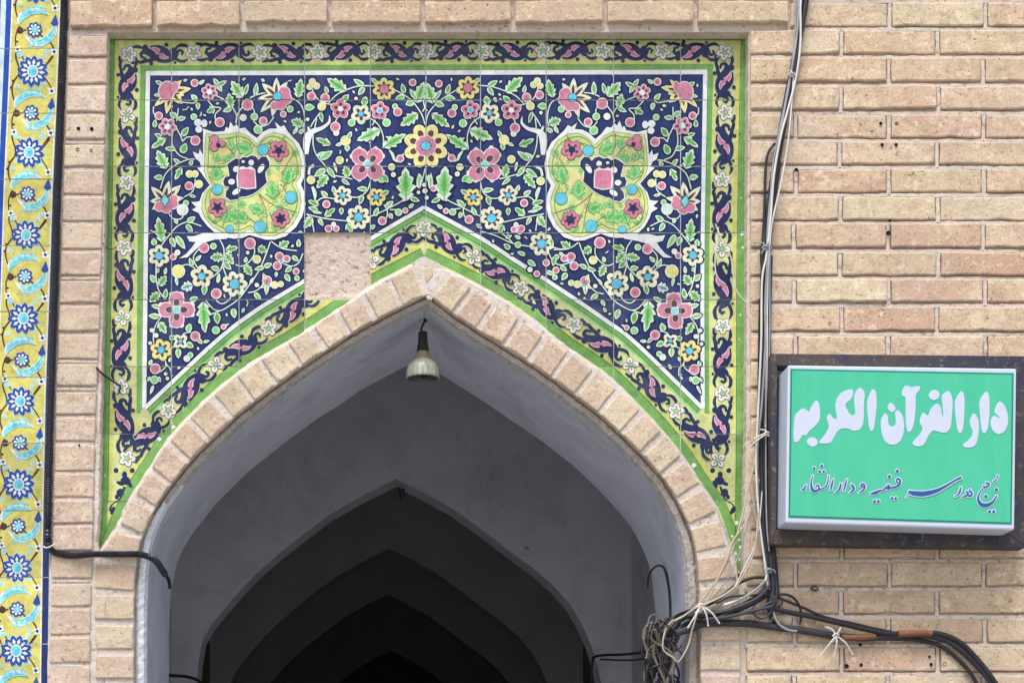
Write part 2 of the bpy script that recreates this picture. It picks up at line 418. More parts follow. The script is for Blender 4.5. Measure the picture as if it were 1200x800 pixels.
# bricks of the arch and its jambs
def place_ring(P, Nn, D, pitch, seed, rev=False):
    rnd = random.Random(seed)
    L = [0]
    for a, b in zip(P, P[1:]): L.append(L[-1]+(b-a).length)
    def at(s):
        s = max(0, min(L[-1]-1e-4, s))
        lo = 0; hi = len(L)-1
        while hi-lo > 1:
            m = (lo+hi)//2
            if L[m] <= s: lo = m
            else: hi = m
        t = (s-L[lo])/(L[hi]-L[lo])
        return P[lo].lerp(P[hi], t), (Nn[lo].lerp(Nn[hi], t)).normalized(), D[lo]+(D[hi]-D[lo])*t
    s = 3.5 if rev else L[-1]-pitch
    count = int(L[-1]/pitch)
    for i in range(count):
        a = s + 3.2 + rnd.uniform(-1, 1); b = s + pitch - 3.2 + rnd.uniform(-.8, .8)
        p0, n0, d0 = at(a); p1, n1, d1 = at(b)
        if not rev and i == 0: b -= 3; p1, n1, d1 = at(b)
        e0 = min(d0-3.5, 36) if d0 < 46.5 or p0.y < 640 else 46; e1 = min(d1-3.5, 36) if d1 < 46.5 or p1.y < 640 else 46
        e0 += rnd.uniform(-1.5, 1.0); e1 += rnd.uniform(-1.5, 1.0)
        q = [p0+n0*e0, p1+n1*e1, p1+n1*rnd.uniform(0, 1.2), p0+n0*rnd.uniform(0, 1.2)]
        # narrow the outer end a touch: bricks are rectangles, the wedge is mortar
        dirv = (q[1]-q[0]); ex = dirv.length-(q[2]-q[3]).length
        if ex > 1: q[0] += dirv.normalized()*ex*.42; q[1] -= dirv.normalized()*ex*.42
        brick([tuple(x) for x in q], M_BRICK_A if min(p0.y, p1.y) < 760 else M_BRICK_L, .0, .036, .8, seed=seed*100+i, chip=.2)
        s += pitch if rev else -pitch
place_ring(IL, NL, DL, 34.4, 21)
place_ring(IR, NR, DR, 34.4, 22, rev=True)
brick([(497, 313), (507, 312), (508, 322), (499, 331)], M_BRICK_A, .002, .03, .8)
if stuff_bricks.v:
    o = link('brickwork', stuff_bricks.v, stuff_bricks.f, M_BRICK, wall); o['kind'] = 'stuff'

# ------------------------------------------------------------------ mortar behind the bricks
def plate(name, poly, y0, y1, mat, parent):
    n = len(poly)
    V = [W(u, v, 0)+Vector((0, y0, 0)) for u, v in poly] + [W(u, v, 0)+Vector((0, y1, 0)) for u, v in poly]
    F = [tuple(range(n)), tuple(range(2*n-1, n-1, -1))] + [(i, n+i, n+(i+1) % n, (i+1) % n) for i in range(n)]
    return link(name, V, F, mat, parent)
def soft_plate(name, fu0, fu1, v0, v1, y0, y1, mat, step=5, seed=1):
    """mortar sheet whose face rolls gently and whose side edges wander"""
    rnd = random.Random(seed); V = []; F = []
    nv = max(1, int((v1-v0)/step))
    for i in range(nv+1):
        v = v0+(v1-v0)*i/nv; a = fu0(v)+rnd.uniform(-.5, .5); b = fu1(v)+rnd.uniform(-.7, .7)
        V += [W(a, v)+Vector((0, y1, 0)), W(a, v)+Vector((0, y0, 0)), W(b-1, v)+Vector((0, y0+rnd.uniform(0, .001), 0)), W(b, v)+Vector((0, y0+.004, 0)), W(b, v)+Vector((0, y1, 0))]
        if i:
            for k in range(4): o = (i-1)*5+k; F.append((o, o+5, o+6, o+1))
    F.append((0, 1, 2, 3, 4)); o = nv*5; F.append((o+4, o+3, o+2, o+1, o))
    return link(name, V, F, mat, parent=wall)
PR = [(36, 878.5), (300, 876.5), (500, 875.5), (672, 872)]        # right edge of the recess that holds the panel
PLx = [(36, 126), (45, 126), (400, 119.5), (600, 115.5), (650, 112)]
soft_plate('mortar', lambda v: interp(v, PR), lambda v: 1500, 34.5, 680, .0100, .0540, M_MORTAR, 5, 1)
soft_plate('mortar', lambda v: 864, lambda v: 1500, 680, 1640, .0100, .0540, M_MORTAR, 8, 2)
soft_plate('mortar', lambda v: 79, lambda v: 1500, -240, 35.5, .0098, .0540, M_MORTAR, 6, 3)
soft_plate('mortar', lambda v: interp(v, CL)-1.5, lambda v: interp(v, PLx) if v < 640 else 114+(v-640)*.45, 34.5, 656, .0070, .0540, M_MORTAR_A, 5, 4)
soft_plate('mortar', lambda v: interp(v, CL)-1.5, lambda v: 124, 656, 1640, .0053, .0540, M_MORTAR_A, 8, 5)
# ring of mortar round the arch: from the inner edge of the bricks out to the tiles, then sloping back to them
V, F = [], []
rnd = random.Random(5)
allP, allN, allD = IL[:-1]+IR, NL[:-1]+NR, DL[:-1]+DR
for p, n_, d in zip(allP, allN, allD):
    d += 2.5 if p.y < 655 else 0; c = p + n_*.8; m_ = p+n_*(d-7 if p.y < 655 else d-2); e = p+n_*(d + rnd.uniform(-.9, .9)); b_ = p+n_*(d+1)
    y = .0040 + rnd.uniform(0, .0012)
    ye = .030 if p.y < 655 else .02
    V += [W(c.x, c.y)+Vector((0, .05, 0)), W(c.x, c.y)+Vector((0, y, 0)), W(m_.x, m_.y)+Vector((0, y, 0)), W(e.x, e.y)+Vector((0, ye, 0)), W(b_.x, b_.y)+Vector((0, .052, 0))]
# apex cap joins the two halves
for i in range(len(allP)-1):
    for k in range(4):
        o = i*5+k; F.append((o, o+5, o+6, o+1))
link('mortar', V, F, M_MORTAR_A, wall)
tri = [(501, 349), (490, 328), (484, 307), (490, 302), (497, 299), (505, 303), (514, 307), (521, 313), (516, 328), (506, 350)]
plate('mortar', tri, .0057, .050, M_MORTAR_A, wall)

# masonry core with the arched hole, 46 cm thick
FI = []                                                 # edge where the reveal starts
for side, P, Nn in ((0, IL, NL), (1, IR, NR)):
    for p, n_ in zip(P, Nn):
        if side == 0: d = interp(p.y, [(350, 9), (600, 10), (660, 13), (900, 13)])
        else: d = interp(p.y, [(350, 9), (600, 12), (700, 14), (900, 14)])
        FI.append(p - n_*d)
# cut away what crosses the axis near the apex
ax = 500
FI = [p for i, p in enumerate(FI) if (i < len(IL) and p.x < ax-1) or (i >= len(IL) and p.x > ax+1)]
kk = max(i for i, p in enumerate(FI) if p.x < ax)
ap = Vector((ax, (FI[kk].y+FI[kk+1].y)/2 - 2)); FI.insert(kk+1, ap)
M_CORE = rough_mat('masonry_core', (180, 160, 140), (196, 178, 160), None, 5, 40)
outer = [(-1100, 1640), (-1100, -700), (2200, -700), (2200, 1640)]
poly = [Vector((u, v, 0)) for u, v in outer] + [Vector((p.x, p.y, 0)) for p in reversed(FI)]
tris = tessellate_polygon([poly])
V = [W(p.x, p.y)+Vector((0, .0545, 0)) for p in poly]
link('masonry_core', V, [tuple(t) for t in tris], M_CORE, wall)
# top and ends so that the wall is a body
V = [W(-1100, -700)+Vector((0, .0545, 0)), W(2200, -700)+Vector((0, .0545, 0)), W(2200, -700)+Vector((0, 8.5, 0)), W(-1100, -700)+Vector((0, 8.5, 0)),
     W(-1100, 1640)+Vector((0, .0545, 0)), W(2200, 1640)+Vector((0, .0545, 0)), W(2200, 1640)+Vector((0, 8.5, 0)), W(-1100, 1640)+Vector((0, 8.5, 0))]
link('masonry_core', V, [(0, 1, 2, 3), (0, 3, 7, 4), (1, 5, 6, 2), (2, 6, 7, 3)], M_CORE, wall)

# ------------------------------------------------------------------ plastered passage behind the arch
passage = thing('vaulted_passage', 'shadowy plastered passage of pointed arches seen through the doorway', 'passage')
def tube_arch(name, rings, mat, smooth=True):
    """rings: list of lists of world points with the same count"""
    V = [v for r in rings for v in r]; n = len(rings[0]); F = []
    for k in range(len(rings)-1):
        for i in range(n-1): F.append((k*n+i, k*n+i+1, (k+1)*n+i+1, (k+1)*n+i))
    return link(name, V, F, mat, passage, smooth=False)
# worn rim between bricks and reveal
rim = []
rnd = random.Random(9)
nI = len(FI)
def nearest_I(p):
    best = min(range(len(allP)), key=lambda i: (allP[i]-p).length_squared); return allP[best], allN[best]
r0, r1, r2, r3 = [], [], [], []
for p in FI:
    q, n_ = nearest_I(p)
    j = rnd.uniform(-.7, .7)
    r0.append(W(q.x+n_.x*1.5, q.y+n_.y*1.5)+Vector((0, .030, 0)))
    m1 = q.lerp(p, .25); m2 = q.lerp(p, .75)
    r1.append(W(m1.x+n_.x*j, m1.y+n_.y*j)+Vector((0, .020+rnd.uniform(-.002, .002), 0)))
    r2.append(W(m2.x+n_.x*j*.6, m2.y+n_.y*j*.6)+Vector((0, .024+rnd.uniform(-.002, .002), 0)))
    r3.append(W(p.x, p.y)+Vector((0, .036, 0)))
rimo = tube_arch('plaster_rim', [r0, r1, r2, r3], M_FILLET)
rimo.data.materials.append(M_LIME)          # the left foot of the rim is limewashed white
nF = len(FI)-1; rl = random.Random(2); vlim = 605
for k in range(3):
    for i in range(nF):
        if FI[i].x < 300 and FI[i].y > 612 - (k*22) + rl.uniform(-9, 9): rimo.data.polygons[k*nF+i].material_index = 1
def ring_at(pts, y, sub=0): return [W(p[0], p[1])+Vector((0, y, 0)) for p in pts]
Y1 = .46
r4 = ring_at(FI, .05)
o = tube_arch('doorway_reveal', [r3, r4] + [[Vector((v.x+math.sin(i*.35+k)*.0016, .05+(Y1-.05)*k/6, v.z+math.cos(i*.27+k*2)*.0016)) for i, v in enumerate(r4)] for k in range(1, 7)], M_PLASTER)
# same arch repeated down the passage (measured on the second arch)
A2 = [(154, 1640), (154, 726), (156, 695), (162, 661), (176, 637), (196, 612), (221, 583), (248, 554), (286, 521), (328, 488), (371, 456), (420, 428), (473, 402),
      (519, 425), (563, 449), (612, 484), (659, 520), (697, 548), (728, 575), (753, 604), (771, 634), (786, 668), (796, 702), (802, 730), (803, 1640)]
def bayprof():
    pts = [(112, 1640), (112, 470)]
    for k in range(1, 16):
        t = k/16; a = t*math.pi
        x = 481.5-369.5*math.cos(a); z = 470-(300*math.sin(a)**.8)
        pts.append((x, z))
    return pts + [(851, 470), (851, 1640)]
BAY = bayprof()
def annulus(name, inner, outerp, y, mat):
    poly = [Vector((p[0], p[1], 0)) for p in outerp] + [Vector((p[0], p[1], 0)) for p in reversed(inner)]
    t = tessellate_polygon([poly])
    return link(name, [W(p.x, p.y)+Vector((0, y, 0)) for p in poly], [tuple(x) for x in t], mat, passage)
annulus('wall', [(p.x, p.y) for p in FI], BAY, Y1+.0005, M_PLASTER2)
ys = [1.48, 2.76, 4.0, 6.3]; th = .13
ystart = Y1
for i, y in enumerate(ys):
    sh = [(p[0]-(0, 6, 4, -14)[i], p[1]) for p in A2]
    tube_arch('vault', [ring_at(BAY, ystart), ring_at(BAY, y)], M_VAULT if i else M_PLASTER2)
    annulus('arch_wall', sh, BAY, y, (M_PLASTER2, M_PLASTER_SHADED, M_PLASTER_SHADED, M_PLASTER_SHADED)[i])
    tube_arch('arch_soffit', [ring_at(sh, y), ring_at(sh, y+th)], (M_PLASTER2, M_PLASTER_SHADED, M_PLASTER_SHADED, M_PLASTER_SHADED)[i])
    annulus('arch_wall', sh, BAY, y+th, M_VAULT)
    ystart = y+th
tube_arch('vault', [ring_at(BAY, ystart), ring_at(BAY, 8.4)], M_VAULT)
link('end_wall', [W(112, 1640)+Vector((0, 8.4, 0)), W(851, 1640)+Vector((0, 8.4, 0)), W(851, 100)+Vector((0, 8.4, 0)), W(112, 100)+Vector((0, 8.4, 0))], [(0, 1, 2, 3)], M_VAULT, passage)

M_FLOOR_DARK = rough_mat('absorber_floor_dark', (52, 44, 42), (66, 56, 50), (30, 26, 24), 6, 60, .3, .003)  # unseen dark floor, added to swallow light deep in the passage
tag(link('absorber_floor', [W(112, 1640, Y1)*1, W(851, 1640, Y1), W(851, 1640, 8.4), W(112, 1640, 8.4)], [(0, 1, 2, 3)], M_FLOOR_DARK), kind='structure')
fl = bpy.data.objects['absorber_floor']
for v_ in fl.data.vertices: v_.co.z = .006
M_ABSORBER = rough_mat('absorber_dark', (70, 62, 56), (86, 76, 68), (44, 38, 34), 4, 50, .3, .003)  # unseen dark panels along the bay walls, added to reduce bounced light
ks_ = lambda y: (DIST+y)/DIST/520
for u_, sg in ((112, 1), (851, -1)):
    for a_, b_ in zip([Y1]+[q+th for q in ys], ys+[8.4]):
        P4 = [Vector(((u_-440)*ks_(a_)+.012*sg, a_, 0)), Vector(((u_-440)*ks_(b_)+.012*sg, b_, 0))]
        link('absorber_panel', [P4[0], P4[1], P4[1]+Vector((0, 0, 1.45)), P4[0]+Vector((0, 0, 1.45))], [(0, 1, 2, 3)], M_ABSORBER, passage)
# ------------------------------------------------------------------ tile painting: flat glaze shapes, one above the other
class Paint:
    def __init__(s): s.items = []; s.g = 0   # (convex polygon, colour, layer, shape number)
    def convex(s, pts, col, layer): s.g += 1; s.items.append(([tuple(p) for p in pts], col, layer, s.g))
    def poly(s, pts, col, layer):
        P = [Vector((p[0], p[1], 0)) for p in pts]
        s.g += 1
        for t in tessellate_polygon([P]):
            s.items.append(([tuple(pts[i]) for i in t], col, layer, s.g))
    def ell(s, x, y, rx, ry, rot, col, layer, n=12):
        c, sn = math.cos(rot), math.sin(rot)
        s.convex([(x+rx*math.cos(a)*c-ry*math.sin(a)*sn, y+rx*math.cos(a)*sn+ry*math.sin(a)*c) for a in [2*math.pi*i/n for i in range(n)]], col, layer)
    def stroke(s, pts, wd, col, layer, step=2.5):
        """pts: (x, y) or (x, y, w); smooth tapered ribbon"""
        P = [(p[0], p[1], (p[2] if len(p) > 2 else wd)) for p in pts]
        Q = catmull(P, step)
        if len(Q) < 2: return
        L, R = [], []
        for i, q in enumerate(Q):
            a = Q[max(0, i-1)]; b = Q[min(len(Q)-1, i+1)]
            dx, dy = b[0]-a[0], b[1]-a[1]; d = math.hypot(dx, dy) or 1
            nx, ny = -dy/d*q[2]/2, dx/d*q[2]/2
            L.append((q[0]+nx, q[1]+ny)); R.append((q[0]-nx, q[1]-ny))
        s.g += 1
        for i in range(len(Q)-1): s.items.append(([L[i], L[i+1], R[i+1], R[i]], col, layer, s.g))
def catmull(P, step):
    out = []
    for i in range(len(P)-1):
        p0 = P[max(0, i-1)]; p1 = P[i]; p2 = P[i+1]; p3 = P[min(len(P)-1, i+2)]
        n = max(1, int(math.hypot(p2[0]-p1[0], p2[1]-p1[1])/step))
        for k in range(n):
            t = k/n
            out.append(tuple(.5*((2*b)+(-a+c)*t+(2*a-5*b+4*c-d)*t*t+(-a+3*b-3*c+d)*t**3) for a, b, c, d in zip(p0, p1, p2, p3)))
    out.append(tuple(P[-1])); return out
# layer plan: 0 body, 1 fields, 2 lines, 3 ink halo, 4 stems, 5 outlines, 6 fills, 7 spots, 8 hearts
PT = Paint()
class Motifs:
    def __init__(s, paint, mirror=None): s.p = paint; s.m = mirror; s.r = random.Random(17)
    def XY(s, x, y):
        if s.m is None: return x, y
        return s.m-x+1.5*math.sin(y*.071+x*.03), y+1.5*math.sin(x*.083+y*.041+1)
    def Pt(s, pts): return [s.XY(p[0], p[1])+tuple(p[2:]) for p in pts]
    def ell(s, x, y, rx, ry, rot, col, lay, n=12):
        X_, Y_ = s.XY(x, y); s.p.ell(X_, Y_, rx, ry, -rot if s.m is not None else rot, col, lay, n)
    def leafpoly(s, a, b, wd, k=1.0, lobes=0):
        ax_, ay = a; bx, by = b; dx, dy = bx-ax_, by-ay; L = math.hypot(dx, dy) or 1; ux, uy = dx/L, dy/L; nx, ny = -uy, ux
        prof = []; n = 8 if not lobes else 16
        for i in range(n+1):
            t = i/n
            w_ = wd/2*math.sin(math.pi*t**.8)**.8
            if lobes:
                ph = (t*lobes) % 1
                w_ *= .62+.62*ph if t < .92 else .7
            prof.append((t, w_))
        k2 = k
        def pt(t, w_): tt = .5+(t-.5)*k2; return (ax_+ux*L*tt+nx*w_*k2, ay+uy*L*tt+ny*w_*k2)
        up = [pt(t, w_) for t, w_ in prof]; dn = [pt(t, -w_) for t, w_ in reversed(prof[1:-1])]
        return up+dn
    def L(s, a, b, wd=5.5, fill='leaf', out='mint'):
        if fill == 'leaf': fill = s.r.choice(['leaf', 'leaf', 'leafb', 'leafd'])
        wd *= s.r.uniform(.88, 1.1)
        L = math.hypot(b[0]-a[0], b[1]-a[1]); kx = max(.35, 1-2.2/max(wd, 3)); 
        big = s.leafpoly((a[0]-(b[0]-a[0])/L*1.5, a[1]-(b[1]-a[1])/L*1.5), (b[0]+(b[0]-a[0])/L*1.5, b[1]+(b[1]-a[1])/L*1.5), wd+3.6)
        s.p.convex(s.Pt(big), 'ink', 3)
        s.p.convex(s.Pt(s.leafpoly(a, b, wd)), out, 5)
        s.p.convex(s.Pt(s.leafpoly(a, b, wd, kx)), fill, 6)
        if wd > 5: s.p.stroke(s.Pt([(a[0], a[1], .9), (b[0]*.8+a[0]*.2, b[1]*.8+a[1]*.2, .5)]), 1, 'olive', 7)
    def A(s, a, b, wd=12, fill='leaf', out='mint', lobes=3, dark='leafd'):
        if fill == 'leaf': fill = s.r.choice(['leaf', 'leaf', 'leafb'])
        lobes += 1 if wd > 9 else 0
        s.p.poly(s.Pt(s.leafpoly(a, b, wd+3.6, 1.16, lobes)), 'ink', 3)
        s.p.poly(s.Pt(s.leafpoly(a, b, wd, 1, lobes)), out, 5)
        s.p.poly(s.Pt(s.leafpoly(a, b, wd, .76, lobes)), fill, 6)
        s.p.poly(s.Pt(s.leafpoly(a, b, wd*.6, .5, 2)), dark, 7)
        dx, dy = b[0]-a[0], b[1]-a[1]
        s.p.stroke(s.Pt([(a[0], a[1], 1.1), (a[0]+dx*.85, a[1]+dy*.85, .5)]), 1, 'olive', 7.2)
        for t_ in (.3, .5, .68):
            for sg in (-1, 1):
                q = (a[0]+dx*t_, a[1]+dy*t_); L_ = math.hypot(dx, dy) or 1; k_ = wd*.30*(1.1-t_)*sg
                s.p.stroke(s.Pt([(q[0], q[1], .7), (q[0]-dy/L_*k_+dx/L_*2, q[1]+dx/L_*k_+dy/L_*2, .4)]), 1, 'olive', 7.1)
    def B(s, x, y, r, c='P', ry=None):
        ry = ry or r
        fill = {'P': 'pink', 'Y': 'yellow', 'G': 'leaf', 'W': 'mint', 'C': 'cyan'}[c]
        out = {'P': 'lav', 'Y': 'mint', 'G': 'mint', 'W': 'white', 'C': 'white'}[c]
        s.ell(x, y, r+1.9, ry+1.9, 0, 'ink', 3); s.ell(x, y, r, ry, 0, out, 5); s.ell(x, y, r-1.25, ry-1.25, 0, fill, 6)
        if c in 'P' and r > 4: s.ell(x+.6, y+.4, r*.35, ry*.3, .5, 'rose', 7, 8)
    def S(s, pts, wd=1.35, col='mint'):
        s.p.stroke(s.Pt(pts), wd+2.6, 'ink', 3); s.p.stroke(s.Pt(pts), wd, col, 4)
    def T(s, pts, col='mint'):
        s.p.stroke(s.Pt([(a, b, c+3) for a, b, c in pts]), 1, 'ink', 3); s.p.stroke(s.Pt(pts), 1, col, 5)
    def F(s, x, y, R, n, kind='c', rot=0.0, cr=None, ctr='cyan'):
        pet, inn, spot = {'c': ('cream', 'yellow', 'maroon'), 'y': ('yellow', 'yellow', 'maroon'), 'p': ('lav', 'pink', 'maroon')}[kind]
        pr = R*math.sin(math.pi/n)*.78 if n > 4 else R*.5; pr = min(pr, R*.46); dist = R-pr
        for i in range(n):
            a = rot+2*math.pi*i/n
            px, py = x+dist*math.cos(a), y+dist*math.sin(a)
            s.ell(px, py, pr*1.12+1.9, pr+1.9, a, 'ink', 3, 10)
        for i in range(n):
            a = rot+2*math.pi*i/n; px, py = x+dist*math.cos(a), y+dist*math.sin(a)
            s.ell(px, py, pr*1.14, pr, a, 'mint' if kind == 'c' else pet, 5, 12)
            s.ell(px, py, pr*1.14-1.0, pr-1.0, a, 'cream' if kind == 'c' else inn, 6, 12)
            q = dist*.82; s.ell(x+q*math.cos(a), y+q*math.sin(a), pr*.52, pr*.36, a, spot, 7, 8)
        cr = cr or R*.34
        s.ell(x, y, cr+.8, cr+.8, 0, 'ink' if kind != 'p' else 'lav', 7.5, 12); s.ell(x, y, cr, cr, 0, ctr, 8, 12)
    def PTL(s, c, tip, wd, col='cream', spot='maroon'):
        a = c; s.p.convex(s.Pt(s.leafpoly(a, tip, wd+3.6, 1.12)), 'ink', 3)
        s.p.convex(s.Pt(s.leafpoly(a, tip, wd)), 'mint' if col == 'cream' else 'cream', 5)
        s.p.convex(s.Pt(s.leafpoly(a, tip, wd, .78)), col, 6); s.p.convex(s.Pt(s.leafpoly(a, (a[0]*.25+tip[0]*.75, a[1]*.25+tip[1]*.75), wd*.5, .8)), spot, 7)

def half(M):
    L, A, B, S, T, F, PTL = M.L, M.A, M.B, M.S, M.T, M.F, M.PTL
    # ---- stems first
    for st in [
        [(293, 115), (302, 111), (311, 109)], [(253, 112), (268, 121), (277, 135), (276, 148)], [(276, 150), (278, 135), (284, 126)],
        [(243, 117), (250, 125), (259, 127), (253, 133), (252, 138), (254, 143)], [(297, 142), (304, 148), (314, 146), (321, 137)], [(295, 125), (298, 130), (298, 134)],
        [(366, 105), (371, 115), (380, 121), (391, 123)], [(385, 121), (395, 111), (410, 104), (422, 101), (438, 101)], [(431, 137), (443, 146), (449, 160), (449, 174)],
        [(396, 137), (393, 143)], [(375, 132), (368, 142), (364, 149)], [(371, 139), (369, 150)], [(341, 115), (350, 120), (355, 128), (357, 140), (355, 150)],
        [(463, 106), (474, 112), (484, 120), (494, 134), (498, 146)], [(494, 110), (499, 117), (498, 126), (495, 131)], [(471, 183), (475, 178)],
        [(367, 158), (367, 170), (371, 182), (380, 193), (383, 197)], [(393, 206), (413, 210)], [(370, 238), (378, 232), (392, 233)],
        [(411, 231), (420, 231), (430, 224), (434, 213)], [(359, 251), (380, 256), (406, 259)], [(361, 252), (366, 262), (368, 272)],
        [(431, 255), (444, 250), (458, 243), (472, 235), (484, 222), (494, 212), (498, 198)], [(450, 240), (454, 248), (453, 256)], [(457, 246), (464, 246)],
        [(209, 127), (208, 136), (207, 142)], [(214, 120), (227, 121), (231, 118)], [(180, 125), (180, 133), (184, 136)],
        [(206, 149), (212, 160), (214, 166)], [(214, 166), (219, 161), (226, 161)], [(202, 157), (202, 170), (210, 182), (220, 186)],
        [(188, 221), (194, 204), (205, 194), (221, 187), (228, 187)], [(216, 231), (226, 224), (229, 210)], [(198, 250), (202, 256), (211, 257), (215, 253)],
        [(176, 270), (184, 274), (190, 282)], [(189, 288), (198, 276), (208, 265), (219, 260)], [(222, 260), (236, 265)],
        [(233, 292), (227, 300), (228, 308), (232, 314)], [(212, 312), (220, 310), (229, 315)], [(255, 277), (262, 290), (262, 303), (259, 315), (249, 325)], [(261, 312), (266, 326)],
        [(183, 310), (183, 325), (186, 340), (194, 351)], [(189, 371), (183, 380), (180, 390), (180, 402)],
        [(253, 352), (260, 356), (268, 352), (271, 346)], [(241, 352), (250, 362), (258, 364), (268, 359), (280, 350), (290, 337), (303, 318), (311, 300), (317, 283)], [(258, 364), (246, 369)],
        [(298, 290), (298, 298), (292, 307), (284, 312), (276, 310)], [(318, 283), (330, 291), (348, 294)], [(332, 309), (342, 312), (350, 308), (355, 297)],
        [(308, 334), (300, 341), (291, 343)], [(187, 436), (194, 430), (194, 423)], [(214, 392), (218, 390), (224, 389)], [(198, 409), (206, 405)], [(194, 426), (200, 433), (201, 442)],
        [(440, 141), (436, 147)], [(424, 257), (434, 254)], [(446, 136), (444, 140)], [(476, 235), (472, 236)]]: S(st)
    # ---- leaves
    for a, b, w_ in [((190, 99), (182, 95), 5), ((189, 111), (180, 112), 5), ((233, 99), (240, 94), 5), ((256, 100), (250, 92), 6), ((255, 101), (266, 95), 6), ((255, 99), (260, 108), 5.5),
        ((286, 112), (291, 98), 6), ((299, 113), (301, 97), 7), ((272, 127), (261, 131), 7), ((384, 110), (381, 101), 5.5), ((357, 126), (369, 126), 8), ((427, 101), (414, 93), 7), ((427, 102), (420, 112), 7),
        ((401, 119), (409, 111), 7), ((426, 124), (429, 113), 8), ((375, 131), (378, 144), 5), ((349, 150), (343, 158), 5), ((350, 157), (357, 151), 5), ((441, 97), (435, 92), 6), ((474, 110), (471, 98), 6.5),
        ((475, 113), (463, 116), 6.5), ((487, 116), (480, 104), 6), ((486, 119), (475, 123), 7.5), ((371, 183), (381, 178), 5), ((375, 187), (390, 177), 8), ((382, 198), (368, 207), 8), ((383, 196), (393, 209), 7),
        ((408, 162), (412, 154), 5), ((401, 168), (393, 171), 5), ((407, 170), (407, 178), 6), ((391, 190), (395, 203), 3.6), ((400, 210), (410, 217), 5), ((392, 226), (390, 218), 6), ((384, 231), (376, 224), 6.5),
        ((373, 247), (361, 243), 6), ((366, 248), (378, 250), 4), ((400, 243), (400, 252), 6.5), ((431, 222), (418, 221), 6.5), ((425, 228), (421, 240), 7), ((373, 256), (379, 265), 5), ((448, 228), (456, 224), 6),
        ((439, 254), (443, 243), 6), ((452, 243), (461, 236), 6.5), ((456, 250), (460, 257), 5), ((479, 244), (485, 239), 5), ((480, 232), (492, 236), 6.5), ((491, 222), (491, 203), 5.5), ((447, 205), (455, 214), 8),
        ((207, 138), (199, 132), 7.5), ((208, 140), (218, 138), 6.5), ((231, 118), (224, 111), 6.5), ((232, 120), (232, 129), 6.5), ((181, 150), (182, 140), 5.5), ((213, 160), (221, 149), 8), ((213, 180), (218, 168), 9),
        ((190, 161), (181, 157), 6), ((206, 175), (193, 174), 6), ((211, 192), (203, 186), 5.5), ((222, 194), (226, 188), 5), ((191, 208), (180, 208), 6.5), ((222, 229), (230, 231), 4.5), ((205, 256), (208, 263), 4.5),
        ((219, 261), (229, 254), 6.5), ((218, 263), (226, 272), 6.5), ((181, 288), (180, 279), 8), ((200, 278), (205, 290), 7.5), ((206, 276), (217, 292), 8), ((229, 306), (236, 299), 4.5), ((226, 313), (222, 302), 6),
        ((257, 316), (247, 313), 7), ((262, 307), (271, 316), 6.5), ((206, 325), (208, 335), 4), ((240, 334), (239, 346), 7.5), ((255, 332), (257, 320), 5), ((183, 331), (176, 322), 7), ((193, 350), (195, 338), 6.5),
        ((188, 360), (177, 358), 6.5), ((187, 371), (174, 370), 8), ((222, 353), (232, 348), 8), ((254, 366), (255, 380), 8), ((273, 361), (275, 373), 7.5), ((287, 308), (289, 301), 4.5), ((310, 313), (298, 316), 6),
        ((309, 313), (319, 309), 6), ((342, 300), (350, 306), 5.5), ((342, 313), (334, 319), 6.5), ((334, 321), (340, 330), 6.5), ((298, 343), (306, 352), 7), ((293, 333), (297, 325), 4), ((175, 428), (178, 421), 4.5),
        ((198, 396), (206, 395), 7), ((218, 402), (227, 407), 7.5), ((209, 408), (209, 420), 8), ((220, 389), (223, 379), 7.5), ((232, 397), (237, 403), 5.5), ((238, 378), (241, 390), 7), ((238, 401), (246, 399), 3.5),
        ((198, 424), (201, 418), 4), ((176, 441), (173, 447), 4), ((186, 441), (188, 448), 4), ((180, 451), (176, 462), 4), ((259, 384), (269, 379), 3), ((434, 268), (440, 264), 5), ((350, 290), (350, 280), 6), ((184, 320), (186, 314), 4),
        ((193, 322), (195, 313), 4), ((458, 163), (452, 160), 3)]:
        L(a, b, w_)
    for a, b, w_ in [((284, 115), (271, 95), 15), ((271, 127), (268, 109), 11), ((252, 127), (242, 132), 9), ((349, 115), (353, 92), 13), ((406, 107), (383, 92), 15), ((355, 147), (341, 141), 13), ((488, 121), (497, 96), 15),
        ((490, 133), (469, 148), 14), ((449, 173), (476, 157), 14), ((446, 152), (418, 165), 15), ((388, 170), (370, 162), 9), ((384, 205), (371, 221), 12), ((408, 208), (404, 194), 11), ((374, 241), (361, 235), 8),
        ((380, 254), (393, 244), 8), ((366, 254), (356, 268), 10), ((476, 236), (475, 196), 22), ((406, 262), (413, 272), 9), ((195, 162), (177, 174), 9), ((195, 198), (184, 176), 15), ((213, 196), (205, 211), 8),
        ((190, 284), (185, 254), 14), ((262, 301), (246, 302), 12), ((263, 296), (274, 310), 11), ((264, 293), (279, 290), 9), ((186, 335), (195, 323), 11), ((187, 343), (175, 354), 12), ((186, 377), (195, 391), 10),
        ((238, 353), (240, 389), 17), ((302, 290), (313, 295), 10), ((287, 311), (295, 323), 11), ((327, 290), (339, 283), 10)]:
        A(a, b, w_, lobes=3 if w_ > 10 else 2)
    A((226, 334), (212, 338), 12, 'paleblue', 'white', 2, 'cyan')
